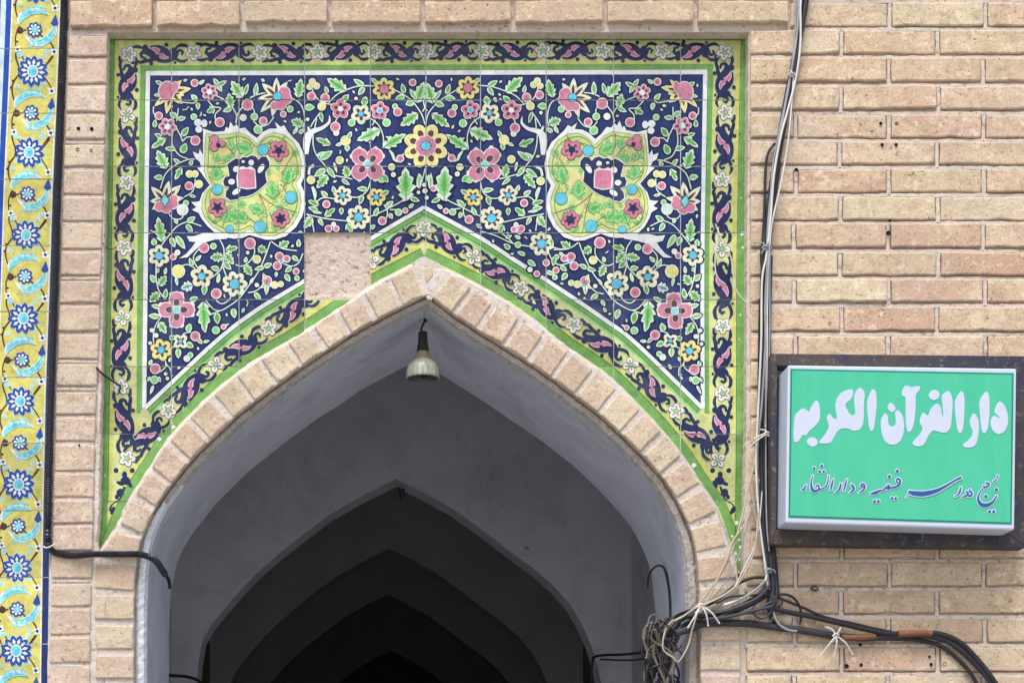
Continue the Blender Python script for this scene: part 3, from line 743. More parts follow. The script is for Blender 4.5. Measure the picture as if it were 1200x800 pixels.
    # ---- buds
    for x, y, r, c in [(228, 97.5, 4.8, 'P'), (290, 123, 7, 'P'), (257.5, 143.5, 6, 'P'), (298, 137, 4.6, 'G'), (308.5, 142, 5.2, 'P'), (302.5, 152, 5.4, 'G'), (285, 138, 4.2, 'W'), (340, 128, 4.2, 'G'), (332, 134, 4, 'P'),
        (366, 96, 4.3, 'Y'), (363, 102, 4, 'Y'), (371, 101, 4.3, 'Y'), (365, 113, 5.4, 'P'), (381, 115, 5.6, 'P'), (377, 125, 5.2, 'Y'), (412, 144, 4.6, 'G'), (453, 144, 5, 'G'), (393, 149, 6.2, 'P'), (394, 156, 3.6, 'W'),
        (483.5, 97, 4.6, 'P'), (463, 125, 3.6, 'G'), (466, 131.5, 5.4, 'P'), (469, 186, 4.8, 'P'), (398, 188, 5, 'Y'), (405, 165, 6.2, 'Y'), (364.5, 211, 5.2, 'Y'), (382.5, 239.5, 4.9, 'P'), (385, 268, 4.6, 'P'), (394, 268, 4, 'P'),
        (391, 263, 3, 'W'), (448, 259, 5.3, 'P'), (467, 249, 4.4, 'G'), (475, 247, 3.6, 'P'), (459, 196, 4.4, 'Y'), (461, 205, 3, 'W'), (227, 137, 4, 'G'), (186, 136, 5, 'P'), (229, 165, 6, 'P'), (222, 204, 4.6, 'Y'), (228.5, 204, 4.4, 'Y'),
        (221.5, 218, 5.2, 'P'), (233, 216, 5, 'Y'), (214, 246, 7, 'W'), (218, 238, 3.6, 'G'), (203, 301, 4.2, 'P'), (208, 296, 3.5, 'W'), (239, 290.5, 6.4, 'P'), (250, 288.5, 4, 'G'), (209, 318, 8.2, 'Y'), (253.5, 344, 6.4, 'P'),
        (293, 285.5, 7, 'P'), (301, 304, 5.2, 'Y'), (327.5, 300.5, 5.4, 'P'), (336, 303.5, 4.6, 'P'), (325, 311.5, 5.4, 'P'), (329.5, 306, 3.2, 'C'), (313, 329, 6, 'P'), (322, 334, 4.6, 'Y'), (329, 333, 3.8, 'Y'), (315, 334, 3, 'C'), (301, 334, 2.6, 'W'),
        (347, 318, 4.2, 'P'), (348, 326, 3.4, 'G'), (182, 432, 6.4, 'P'), (229, 394, 6, 'P'), (253, 387, 4.8, 'G'), (262, 383, 3.4, 'P'), (219, 420, 4, 'W'), (223, 416, 3.6, 'G'), (183, 393, 2.8, 'W'), (178, 387, 2.6, 'W'), (181, 445, 5, 'G'),
        (176, 402, 2.2, 'W'), (499-52, 210, 0.1+4.6, 'G'), (360, 287, 3.4, 'W'), (438, 152, 2.2, 'W')]: B(x, y, r, c)
    # ---- flowers
    F(245.5, 108, 9.5, 6, 'p', .3, 2.8, 'white'); F(399, 128, 11.5, 5, 'p', -.3, 2.6, 'mint'); F(423, 134, 11.5, 5, 'c', -1.0, 3.3); F(445, 130, 10.5, 5, 'p', -.2, 3, 'cyan')
    F(450, 105, 13, 7, 'y', .2, 5.4, 'pink'); F(401.5, 229.5, 11, 6, 'c', .4, 3.2); F(420, 255, 14, 7, 'c', -1.57, 5.3); F(441, 231.5, 10.5, 6, 'y', .1, 3.2)
    F(196.5, 149, 10.5, 6, 'p', .1, 3, 'mint'); F(186.5, 300, 12.5, 6, 'c', .5, 4.7); F(236.5, 324, 13, 5, 'c', -1.5, 4.4); F(275, 333, 14.5, 7, 'c', 0, 6)
    F(189, 410, 12.5, 6, 'y', .3, 4.2); F(211.5, 400, 9, 4, 'c', .8, 2.4)
    # four-lobed pink flowers
    for cx, cy, R, rot, rs in [(430.5, 192.5, 21, math.pi/4, 10.5), (207, 363, 20, 0, 9.8)]:
        for i in range(4):
            a = rot+i*math.pi/2; d = R*.6
            px, py = cx+d*math.cos(a), cy+d*math.sin(a)
            M.ell(px, py, rs+1.3, rs*.96+1.3, a, 'ink', 3, 14); M.ell(px, py, rs, rs*.96, a, 'lav', 5, 14); M.ell(px, py, rs-1.3, rs*.96-1.3, a, 'pink', 6, 14)
            for j in (-1, 0, 1): M.ell(cx+(R*.95)*math.cos(a+j*.3), cy+(R*.95)*math.sin(a+j*.3), 3.2, 3.2, 0, 'lav', 4.5, 8)
            q = R*.42; M.ell(cx+q*math.cos(a), cy+q*math.sin(a), 5.2, 4.2, a, 'lav', 6.5, 10); M.ell(cx+q*math.cos(a), cy+q*math.sin(a), 4.6, 3.6, a, 'maroon', 7, 10)
        M.ell(cx, cy, 5, 5, 0, 'mint', 8, 12); M.ell(cx, cy, 3.6, 3.6, 0, 'turq', 8.5, 10)
    # lotus shapes
    c = (198, 108)
    for tp, w_ in [((213, 94), 7), ((224, 104), 9), ((214, 122), 10), ((195, 134), 9), ((181, 125), 8), ((216, 112), 8)]: PTL((200, 108), tp, w_, 'yellow')
    M.ell(195.5, 107, 10.2, 12.2, .2, 'lav', 7.2, 16); M.ell(195.5, 107, 9, 11, .2, 'pink', 7.6, 16); M.ell(205, 103, 4.6, 7.6, .2, 'lav', 7.3, 12); M.ell(205, 103, 3.8, 6.8, .2, 'pink', 7.7, 12)
    for tp, w_ in [((307, 98), 9), ((324, 91), 8.5), ((337, 96), 8), ((302, 116), 8), ((305, 132), 8.5), ((319, 137), 8.5)]: PTL((324, 113), tp, w_)
    for px, py, r in [(333, 109, 6.6), (335, 116, 6.4), (329, 122, 6.6), (322, 124, 4.5)]: M.ell(px, py, r+1.1, r+1.1, 0, 'lav', 7.1, 12)
    for px, py, r in [(333, 109, 6.6), (335, 116, 6.4), (329, 122, 6.6), (322, 124, 4.5)]: M.ell(px, py, r, r, 0, 'pink', 7.4, 12)
    M.ell(325, 113.5, 5.6, 5.6, 0, 'ink', 7.8, 12); M.ell(325, 113.5, 4.9, 4.9, 0, 'cyan', 8, 12)
    for tp, w_ in [((177, 219), 9), ((198, 212), 9), ((212, 217), 10), ((216, 232), 8), ((176, 236), 8), ((178, 246), 7)]: PTL((193, 235), tp, w_)
    for px, py, r in [(187, 242, 5.5), (195, 243.5, 6), (203, 239, 5.5), (204, 233, 4)]: M.ell(px, py, r+1.2, r+1.2, 0, 'lav', 7.1, 12)
    for px, py, r in [(187, 242, 5.5), (195, 243.5, 6), (203, 239, 5.5), (204, 233, 4), (195, 238, 7)]: M.ell(px, py, r, r, 0, 'pink', 7.4, 12)
    M.p.convex(M.Pt([(193, 226), (199, 235), (193.5, 244), (188, 235)]), 'ink', 7.8); M.p.convex(M.Pt([(193, 227.5), (198, 235), (193.5, 242.5), (189, 235)]), 'turq', 8)
    for tp in [(308, 320), (312, 346), (306, 338)]: L((313, 331), tp, 5.5, 'cream')
    T([(456, 176, 1.4), (460, 181, 3.4), (462, 187, 3), (466, 190, 1.2)])
    T([(362, 205, 3), (363, 197, 3), (368, 194, 4)], 'mint'); T([(366, 219, 3), (369, 227, 4.5), (369, 235, 1)], 'mint')
    # ---- medallion
    T([(386, 136, 1), (386, 143, 3), (378, 150, 4), (367, 154, 6), (361, 160, 9), (359, 170, 8), (359, 181, 5)], 'white')
    T([(364, 158, 5), (361, 149, 2)], 'white')
    outer_ = [(238, 151), (250, 155), (263, 154), (265, 149), (268, 151), (270, 143), (274, 149), (277, 146), (281, 151), (287, 150), (294, 157), (301, 162), (308, 155), (316, 151), (325, 151),
              (322, 143), (329, 149), (333, 147), (337, 154), (343, 161), (350, 168), (355, 178), (358, 192), (357.5, 206), (352.5, 216), (357, 226), (358, 240), (354, 254), (347, 266), (335, 277), (322, 281), (311, 281), (301, 278),
              (292.5, 275.5), (284, 279), (274, 280), (263, 278), (252, 273), (243, 265), (236, 256), (233, 250), (225, 246), (230, 243), (224, 237), (229, 237), (234, 236), (237, 227), (246, 217), (240, 209), (236, 203), (231, 197), (236, 196), (234, 190), (229, 186), (226, 178), (233, 181), (234, 175), (238, 182)]
    cx_, cy_ = 294, 215
    big = [(cx_+(x-cx_)*1.018+(1 if x > cx_ else -1)*.4, cy_+(y-cy_)*1.02) for x, y in outer_]
    M.p.poly(M.Pt(big), 'ink', 8.6); M.p.poly(M.Pt(outer_), 'white', 8.8)
    inner_ = [(243, 158), (256, 160), (270, 159), (280, 157), (291, 161), (301, 170), (310, 161), (320, 157), (332, 160), (342, 168), (348, 178), (351.5, 192), (350.5, 206), (345, 216), (350, 226), (351.5, 236), (349, 248), (342, 261), (332, 270),
              (321, 275), (311, 275), (302, 273), (293, 267), (285, 271), (275, 272.5), (262, 271), (250, 264), (242, 255), (238, 244), (238.5, 233), (242, 224), (250, 217.5), (243, 209), (241, 200), (241.5, 185), (242, 170)]
    ol = [(cx_+(x-cx_)*1.034, cy_+(y-cy_)*1.034) for x, y in inner_]
    M.p.poly(M.Pt(ol), 'olive', 9.0); M.p.poly(M.Pt([(cx_+(x-cx_)*1.022, cy_+(y-cy_)*1.022) for x, y in inner_]), 'mediy', 9.2)
    rm = random.Random(8 if M.m is None else 9)
    for _ in range(150):
        x = rm.uniform(243, 349); y = rm.uniform(160, 272)
        if (x-290)**2/34**2+(y-209)**2/31**2 < 1: continue
        cnt = 0
        for i_ in range(len(inner_)):
            (x1_, y1_), (x2_, y2_) = inner_[i_], inner_[(i_+1) % len(inner_)]
            if (y1_ > y) != (y2_ > y) and x < (x2_-x1_)*(y-y1_)/(y2_-y1_)+x1_: cnt += 1
        if cnt % 2 == 0 or min((x-a_)**2+(y-b_)**2 for a_, b_ in inner_) < 42: continue
        a_ = rm.uniform(0, 6.28); q_ = (x+6.5*math.cos(a_), y+6.5*math.sin(a_))
        M.p.convex(M.Pt(M.leafpoly((x, y), q_, 4.4)), 'olive', 9.4); M.p.convex(M.Pt(M.leafpoly((x, y), q_, 3.4, .86)), rm.choice(['leaf', 'leafb', 'mediy', 'yellow']), 9.5)
    def st2(pts, wd=.8): M.p.stroke(M.Pt(pts), wd, 'olive', 10.2)
    inr = [(cx_+(x-cx_)*.95, cy_+(y-cy_)*.95) for x, y in inner_]; st2(inr+[inr[0]], .7)
    for x, y, rx, ry in [(310, 240, 10, 7), (262, 178, 12, 6), (336, 190, 8, 10), (250, 205, 6, 8), (282, 258, 12, 6), (322, 210, 9, 7), (325, 262, 9, 5), (250, 232, 6, 5)]: M.ell(x, y, rx, ry, .3, 'tan', 9.3, 12)
    def med_leaf(a, b, wd):
        M.p.poly(M.Pt(M.leafpoly(a, b, wd, 1.0, 3)), 'olive', 9.6); M.p.poly(M.Pt(M.leafpoly(a, b, wd-1, .93, 3)), 'leaf', 9.8); M.p.poly(M.Pt(M.leafpoly(a, b, wd*.6, .6, 2)), 'leafd', 10)
    for a, b, w_ in [((296, 178), (276, 170), 16), ((272, 176), (268, 162), 9), ((254, 212), (253, 195), 17), ((252, 190), (256, 180), 10), ((274, 186), (262, 184), 9), ((337, 216), (339, 194), 14), ((331, 206), (340, 216), 8),
                     ((321, 233), (318, 212), 16), ((289, 262), (276, 246), 13), ((283, 258), (265, 250), 16), ((310, 248), (291, 242), 14), ((285, 244), (281, 234), 9), ((255, 260), (249, 259), 7), ((343, 184), (348, 176), 8), ((318, 203), (312, 202), 8),
                     ((262, 262), (270, 244), 9), ((333, 243), (322, 243), 7), ((345, 205), (350, 196), 7), ((320, 263), (324, 272), 7), ((266, 184), (262, 192), 8)]: med_leaf(a, b, w_)
    for sp in [[(303, 227), (320, 240), (348, 249)], [(303, 227), (311, 245), (314, 273)], [(277, 158), (278, 172), (282, 182)], [(312, 172), (317, 168), (322, 169)], [(334, 160), (328, 168)], [(312, 176), (309, 170), (317, 167)],
               [(246, 233), (246, 226), (250, 222)], [(346, 178), (338, 190), (330, 205)], [(261, 266), (266, 250)], [(244, 160), (252, 168)], [(243, 196), (262, 196), (268, 193)], [(316, 249), (320, 258), (326, 254)], [(300, 262), (292, 256), (288, 257)],
               [(243, 254), (252, 262), (262, 252)], [(337, 228), (333, 220), (338, 212)], [(262, 170), (270, 176), (276, 184)]]: st2(sp)
    nv = [(268, 200), (266.5, 193), (272, 189), (277, 186), (281, 187.5), (285, 184.5), (290, 185), (295, 182.5), (300, 184), (303, 188), (307, 184), (312, 184), (315.5, 190), (316, 196), (311, 202), (311.5, 209), (313, 214), (307, 220), (301, 225), (296, 228),
          (287, 231), (282, 231), (278, 234), (270, 235), (264.5, 231), (265, 225), (269, 220), (263, 218), (261.5, 213), (264, 208), (269, 207)]
    M.p.poly(M.Pt([(290+(x-290)*1.05, 208+(y-208)*1.05) for x, y in nv]), 'white', 10.4); M.p.poly(M.Pt(nv), 'bnavy', 10.6)
    for x, y, rx, ry, a in [(294.5, 191, 3.3, 3.5, 0), (277, 198.5, 4.2, 3.4, -.6), (271.5, 213.5, 4, 3.4, 0), (277, 225, 5.5, 3, -.6), (306, 198, 3, 6, .55), (285, 190, 2, 1.6, 0)]: M.ell(x, y, rx, ry, a, 'white', 10.8)
    M.p.poly(M.Pt([(279, 198), (284, 195), (289, 197), (294, 195), (299, 199), (300, 210), (300.5, 221), (290, 222.5), (278, 220), (277, 208)]), 'lav', 10.9); M.p.poly(M.Pt([(280.5, 199), (289, 198.2), (298, 199.5), (298.5, 210), (299, 219.5), (290, 221), (280, 219), (279, 208)]), 'pink', 11.1)
    for x, y, r in [(308, 176, 6.2), (255, 222.5, 5.8), (341, 231.5, 7), (305, 266, 7), (269, 269, 4.6)]:
        M.ell(x, y, r+.8, r+.8, 0, 'olive', 10.4); M.ell(x, y, r, r, 0, 'cyan', 10.6)
    def mf(x, y, R, n_, cr):
        for i in range(n_):
            a = .3+2*math.pi*i/n_; d = R*.58; M.ell(x+d*math.cos(a), y+d*math.sin(a), R*.46+.7, R*.4+.7, a, 'maroon', 10.3, 10)
        for i in range(n_):
            a = .3+2*math.pi*i/n_; d = R*.58; M.ell(x+d*math.cos(a), y+d*math.sin(a), R*.46, R*.4, a, 'pink', 10.5, 10)
            M.ell(x+R*.5*math.cos(a), y+R*.5*math.sin(a), R*.17, R*.15, a, 'maroon', 10.7, 8)
        M.ell(x, y, cr, cr, 0, 'bnavy', 10.9, 10)
    mf(326.5, 177, 12, 5, 4.2); mf(255, 243.5, 11, 5, 4.4); mf(329, 256.5, 10.5, 6, 4.8)
    for x, y, rx, ry in [(251, 164, 5, 5), (251, 173, 4.6, 4.6), (260, 169, 4.4, 3.6)]: M.ell(x, y, rx+.7, ry+.7, 0, 'maroon', 10.3); M.ell(x, y, rx, ry, 0, 'pink', 10.5)
    M.ell(256, 171, 2.8, 2.8, 0, 'bnavy', 10.9, 8)
    # white arm sweeping out under the medallion
    arm = [(270, 271), (250, 273), (238, 273.5), (228, 277), (219, 277), (222, 283), (229, 284), (225, 290), (218, 298), (210, 303), (220, 301.5), (229, 293), (238, 285), (252, 281), (266, 280)]
    M.p.poly(M.Pt([(240+(x-240)*1.04, 285+(y-285)*1.08) for x, y in arm]), 'ink', 8.6); M.p.poly(M.Pt(arm), 'white', 8.85)
    for x, y, rx, ry in [(232, 144, 4.6, 4.4), (239.5, 145, 3.6, 4.6), (233, 152, 4.2, 4)]: M.ell(x, y, rx+1, ry+1, 0, 'ink', 8.4); M.ell(x, y, rx, ry, 0, 'white', 8.8)

NAVY = [(176, 89), (500, 88), (822, 87), (820, 300), (820, 474)]
WR = [(497, 243), (563, 279), (600, 303), (655, 338), (712, 377), (745, 402), (823, 478)]
WL = [(170, 478), (252, 401), (300, 364), (354, 331), (431, 282), (497, 243)]
PT.poly([(173, 89), (825, 87), (822, 300), (822, 476)] + WR[-2::-1] + WL[-2::-1] + [(172, 474), (171, 300)], 'navy', 1)
def sline(pts, wd, col, lay): PT.stroke(pts, wd, col, lay, 12)
def off(pts, d):
    P = [Vector(p) for p in pts]; out = []
    for i, p in enumerate(P):
        a = P[max(0, i-1)]; b = P[min(len(P)-1, i+1)]; t = (b-a).normalized(); out.append((p.x-t.y*d, p.y+t.x*d))
    return out
for side in (WL, WR):
    sline(off(side, 9.0), 3.2, 'leaf', 1.6); sline(off(side, 5.2), 4.6, 'green', 1.9); sline(off(side, 2.7), 1.0, 'dgreen', 2.6); sline(off(side, 7.6), .8, 'dgreen', 2.7); sline(side, 4.8, 'white', 2.3); sline(off(side, -2.8), 1.2, 'ink', 2.1)
# rectangular frame lines
lx = [(45, 130), (400, 124.5), (600, 121.5), (650, 118.5)]
sline([(130, 36), (130, 60), (124.7, 400), (121.5, 600), (118, 650)], 8.6, 'green', 2); sline([(134.6, 46), (134, 60), (129.2, 400), (126.5, 590)], .9, 'dgreen', 2.6); sline([(137.6, 46), (137, 60), (132.2, 400), (129, 590)], 3.4, 'bandy', 1.4)
sline([(873.5, 36), (873, 60), (868.5, 300), (867.5, 500), (866, 668)], 8.4, 'green', 2); sline([(868.6, 46), (868, 60), (863.6, 300), (862.8, 500), (861.5, 640)], .9, 'dgreen', 2.6); sline([(865.6, 46), (860.6, 300), (860, 500)], 3.4, 'bandy', 1.4)
sline([(126, 42), (876, 42)], 9, 'green', 2.1); sline([(134, 47.2), (869, 47.2)], 1, 'dgreen', 2.65)
sline([(167, 77), (167, 90), (164, 300), (162.2, 484)], 5.6, 'green', 2.2); sline([(164, 78), (160.6, 300), (159.4, 490)], 1, 'band', 2.4)
sline([(173.4, 84), (173.2, 95), (170.8, 300), (168.8, 478)], 5.2, 'white', 2.4); sline([(170.4, 82), (167.6, 300), (166, 480)], .8, 'dgreen', 2.7)
sline([(833, 77), (833, 90), (828.4, 300), (828.4, 484)], 5.6, 'green', 2.2); sline([(826.5, 84), (826.4, 95), (823.6, 300), (823.8, 478)], 5.2, 'white', 2.4); sline([(829.6, 82), (826, 300), (826.4, 480)], .8, 'dgreen', 2.7)
sline([(164, 79.5), (836, 77.8)], 5.4, 'green', 2.15); sline([(171, 86), (829, 84.6)], 5.4, 'white', 2.45); sline([(168, 82.9), (832, 81.4)], .8, 'dgreen', 2.7); sline([(164, 76), (836, 74.4)], 1.6, 'bandy', 1.5)
sline([(176.6, 89), (174, 300), (172, 474)], 1.1, 'ink', 1.7); sline([(176, 89.4), (824, 87.9)], 1.3, 'ink', 1.7)
# green rim that follows the arch
GLc = G_L[1:]; 
sline(off(GLc, -3.2), 9.2, 'green', 2.05); sline(off(GLc, -8.6), .9, 'dgreen', 2.8); sline(off(GLc, -11.4), 3, 'bandy', 1.45)
GRc = [(497, 299)]+G_R
sline(off(GRc, -3.2), 9.2, 'green', 2.05); sline(off(GRc, -8.6), .9, 'dgreen', 2.8); sline(off(GRc, -11.4), 3, 'bandy', 1.45)

# scroll border: one unit from blossom to blossom, drawn along a guide line
def blossom(x, y, r=1.0, rot=0, nn=5):
    nn = 4 if nn == 4 else 5
    for i in range(nn):
        a = rot+2*math.pi*i/nn; px, py = x+6.0*r*math.cos(a), y+6.0*r*math.sin(a)
        PT.ell(px, py, 4.9*r, 4.3*r, a, 'bnavy', 4.2, 10); PT.ell(px, py, 4.3*r, 3.7*r, a, 'blossom', 5, 10); PT.ell(px+math.cos(a)*.2, py+math.sin(a)*.2, 2.3*r, 1.8*r, a, 'lav', 6, 8); PT.ell(px-math.cos(a)*.6, py-math.sin(a)*.6, 1.4*r, 1.1*r, a, 'rose', 7, 8)
    PT.ell(x, y, 3.6*r, 3.6*r, 0, 'bnavy', 7.5, 10); PT.ell(x, y, 3.0*r, 3.0*r, 0, 'leaf', 8, 10)
UNIT = [  # (points in (t across, s along 0..79), width) navy
    [(-8, 8, 1), (-12, 13, 3.2), (-10, 20, 3.6), (-9, 27, 4), (-4, 33, 6)], [(10, -8+12, 2), (10.5, 12, 3.4), (7, 18, 1.2)],
    [(-11, 3, 1), (-13, -1+4, 2), (-11.5, 10, 3.4)],
    [(-6, 21, 2), (-5, 16, 3), (0, 14.5, 3.4), (3, 18, 4.5), (0, 25, 5), (-4, 30, 6)], [(9, 18, 3.5), (6, 24, 2.8), (2, 30, 3.4), (-1, 35, 6)],
    [(-4, 31, 6), (-9, 37, 5), (-11.5, 44, 3.2), (-10, 51, 3.6), (-5, 56, 5), (1, 59, 4)], [(7, 27, 1), (9, 33, 4), (8, 39, 4.5), (3, 45, 6), (-3, 49, 6), (-6, 54, 5)],
    [(5, 43, 5), (11, 39, 1)], [(-3, 33, 5), (-11, 30, 1)], [(-4, 50, 5), (4, 54, 5), (8, 60, 1)], [(-6, 54, 4), (-11, 61, 3), (-12, 67, 3), (-9, 72, 1)],
    [(0, 58, 4), (4, 62, 3), (1, 66, 3), (-3, 64, 2)], [(8, 58, 2), (11, 63, 3.4), (10, 70, 3.2), (7, 73, 1)], [(-2, 30, 3), (2, 34, 4.5), (-1, 37, 2)]]
PINKC = [(7.5, 26, 1), (6.8, 31, 4.6), (3, 35.5, 6.6), (-2.5, 39, 6.6), (-6, 44, 4.6), (-6.5, 49, 1)]
DOTS = [(-14, 27, 2.3), (12, 46, 2.4), (-13.5, 56, 1.7), (9, 20, 3.6)]
def scroll(p0, p1, flip, rr=1.0, sc=1.0, t0=0.0):
    a, b = Vector(p0), Vector(p1); L = (b-a).length; u = (b-a)/L; n_ = Vector((-u.y, u.x))*(-1 if flip else 1)
    ks = L/79; kt = sc*.93
    def mp(t, s_): q = a+u*(s_*ks)+n_*(t*kt+t0); return (q.x, q.y)
    for st in UNIT:
        PT.stroke([(*mp(t, s_), w_*1.22+1.6) for t, s_, w_ in st], 1, 'band', 3, 2.2)
    for st in UNIT:
        PT.stroke([(*mp(t, s_), w_*1.22*max(.85, (ks+1)/2)) for t, s_, w_ in st], 1, 'bnavy', 4, 2.2)
    PT.stroke([(*mp(t, s_), w_+4.6) for t, s_, w_ in PINKC], 1, 'bnavy', 4.6, 2)
    PT.stroke([(*mp(t, s_), max(.6, w_)) for t, s_, w_ in PINKC[:]], 1, 'lav', 5, 2); PT.stroke([(*mp(t, s_), max(.3, w_-1.5)) for t, s_, w_ in PINKC], 1, 'pink', 6, 2)
    PT.ell(*mp(2.5, 39.5), 2.0, 2.0, 0, 'bnavy', 7, 8); PT.ell(*mp(-3.5, 35.5), 1.8, 1.8, 0, 'bnavy', 7, 8)
    for t, s_, r in DOTS: PT.ell(*mp(t, s_), r, r, 0, 'bnavy', 4.8, 8)
topf = [(151, 64), (227, 62), (305, 62), (372, 61), (438, 61), (500, 60.5), (565, 60.5), (636, 60), (706, 60), (776, 60.5), (849, 62)]
leftf = [(151, 64), (149.5, 135), (148.5, 214), (145.5, 290), (143.5, 372), (141.5, 453), (149, 537)]
rightf = [(849, 62), (850, 132), (846.5, 211), (846, 292), (847, 382), (847, 461), (841, 539)]
diagl = [(149, 537), (197, 481), (253, 427), (315, 385), (375, 342), (435, 306), (497, 268)]
diagr = [(497, 268), (555, 301), (610, 338), (672, 381), (739, 428), (792, 482), (841, 539)]
for path, sc in ((topf, .88), (leftf, .92), (rightf, .92), (diagl, .9), (diagr, .9)):
    for i, (a, b) in enumerate(zip(path, path[1:])): scroll(a, b, i % 2 == 0, 1, sc)
seen = set()
for i, (x, y) in enumerate(topf+leftf+rightf+diagl+diagr):
    if (x, y) in seen: continue
    seen.add((x, y)); blossom(x, y, .93, .3*i, 5 if y < 70 or i % 3 else 4)
for sx in (lambda x: x, lambda x: 990-x):                    # little finials in the two tips
    for x, y, rx, ry, a in [(147, 563, 6, 5, 0), (141, 566, 5, 2.2, .4), (152, 567, 2.4, 5, -.5), (146, 556, 3, 4, 0), (141, 577, 4.6, 5, .3), (137, 582, 2.4, 3, 0), (136, 551, 3, 3, 0), (155, 551, 3, 3, 0), (132, 598, 2.2, 0.1+5, .4)]:
        PT.ell(sx(x), y, rx, ry, a, 'bnavy', 4.9, 10)
    PT.stroke([(sx(146), 570, 3), (sx(140), 585, 2), (sx(132), 590, 1.4), (sx(129), 597, 2.6), (sx(131), 601, 1)], 1, 'bnavy', 4.85)
half(Motifs(PT)); half(Motifs(PT, 997))
# centre line
MC = Motifs(PT)
for st in [[(563, 271), (580, 276), (600, 285), (621, 289)], [(600, 284), (594, 278), (588, 274)], [(648, 290), (660, 292), (668, 284)]]: MC.S(st)
for a, b, w_ in [((598, 292), (590, 286), 6), ((610, 280), (603, 276), 5), ((616, 299), (606, 295), 6), ((618, 305), (628, 312), 7), ((650, 300), (648, 312), 6.5), ((640, 318), (650, 322), 5.5), ((592, 279), (600, 276), 5), ((655, 296), (661, 300), 4.5)]: MC.L(a, b, w_)
MC.B(607, 287, 4, 'G'); MC.B(621, 316, 3.2, 'W'); MC.B(629, 321, 4, 'P'); MC.B(640, 308, 4.4, 'P'); MC.B(609, 271, 4, 'P')
MC.F(634.5, 286, 14, 7, 'c', .2, 5.4)
for i in range(8):
    a = .38+2*math.pi*i/8; px, py = 499+17.5*math.cos(a), 171.5+17.5*math.sin(a)
    PT.ell(px, py, 10.2, 8.6, a, 'ink', 8.4, 14); PT.ell(px, py, 9.2, 7.6, a, 'cream', 8.5+.02*i, 14); PT.ell(px, py, 8.2, 6.7, a, 'yellow', 8.8, 14)
    PT.ell(499+15.5*math.cos(a), 171.5+15.5*math.sin(a), 4.4, 3.5, a, 'maroon', 9.3, 10)
for i in range(9):
    a = 2*math.pi*i/9; PT.ell(499+8*math.cos(a), 171.5+8*math.sin(a), 5.1, 5.1, 0, 'lav', 9.5, 10); PT.ell(499+8*math.cos(a), 171.5+8*math.sin(a), 4.2, 4.2, 0, 'pink', 9.8, 10)
PT.ell(499, 171.5, 8.6, 8.6, 0, 'pink', 10.0, 12); PT.ell(499, 171.5, 6.8, 6.4, 0, 'ink', 10.2, 8); PT.ell(499, 171.5, 6, 5.6, .4, 'cyan', 10.4, 8)
for x, y, r, c in [(498, 224, 3, 'W'), (500, 232, 2.4, 'W'), (508, 221, 4, 'P'), (497, 217, 2.4, 'W')]: MC.B(x, y, r, c)
MC.L((502, 205), (503, 214), 4); MC.L((494, 215), (492, 204), 4.5)

# small leaves, buds and curls wherever bare navy is left between the larger motifs
occ = set()
for P, c_, l_, g_ in PT.items:
    if l_ < 3: continue
    x0, x1 = min(p[0] for p in P), max(p[0] for p in P); y0, y1 = min(p[1] for p in P), max(p[1] for p in P)
    for xx in range(int(x0), int(x1)+1):
        for yy in range(int(y0), int(y1)+1): occ.add((xx, yy))
def wl(x):
    x = x if x < 497 else 994-x
    return interp(x, [(170, 478), (252, 401), (300, 364), (354, 331), (431, 282), (497, 243)])
def free(x, y, r):
    if not (180 < x-r+2 and x+r-2 < 819 and y-r > 90 and y+r*1.2 < wl(x)-5): return False
    for xx in range(int(x-r), int(x+r)+1):
        for yy in range(int(y-r), int(y+r)+1):
            if (xx-x)**2+(yy-y)**2 <= r*r and (xx, yy) in occ: return False
    return True
MF = Motifs(PT); rf = random.Random(12)
for rad, tries in ((6.2, 2500), (4.6, 4000), (3.5, 5000), (2.7, 6000), (2.2, 9000)):
    for _ in range(tries):
        x, y = rf.uniform(180, 818), rf.uniform(92, 470)
        if not free(x, y, rad): continue
        a = rf.uniform(0, 6.28); k = rf.random(); r_ = rad*.95
        if rad > 6:
            MF.S([(x-r_*math.cos(a), y-r_*math.sin(a)), (x, y+1), (x+r_*.6*math.cos(a+.5), y+r_*.6*math.sin(a+.5))], 1.1); MF.L((x-1, y), (x+r_*math.cos(a-1), y+r_*math.sin(a-1)), 4.6); MF.L((x+1, y+1), (x+r_*math.cos(a+1.2), y+r_*math.sin(a+1.2)), 4.6)
        elif k < .72: MF.L((x-r_*math.cos(a), y-r_*math.sin(a)), (x+r_*math.cos(a), y+r_*math.sin(a)), rad*1.15)
        elif k < .86: MF.S([(x-r_*math.cos(a), y-r_*math.sin(a)), (x+r_*.4*math.sin(a), y-r_*.4*math.cos(a)), (x+r_*math.cos(a), y+r_*math.sin(a))], 1.3)
        else: MF.B(x, y, max(2.1, rad*.62), rf.choice('GWPWY'))
        for xx in range(int(x-rad), int(x+rad)+1):
            for yy in range(int(y-rad), int(y+rad)+1): occ.add((xx, yy))
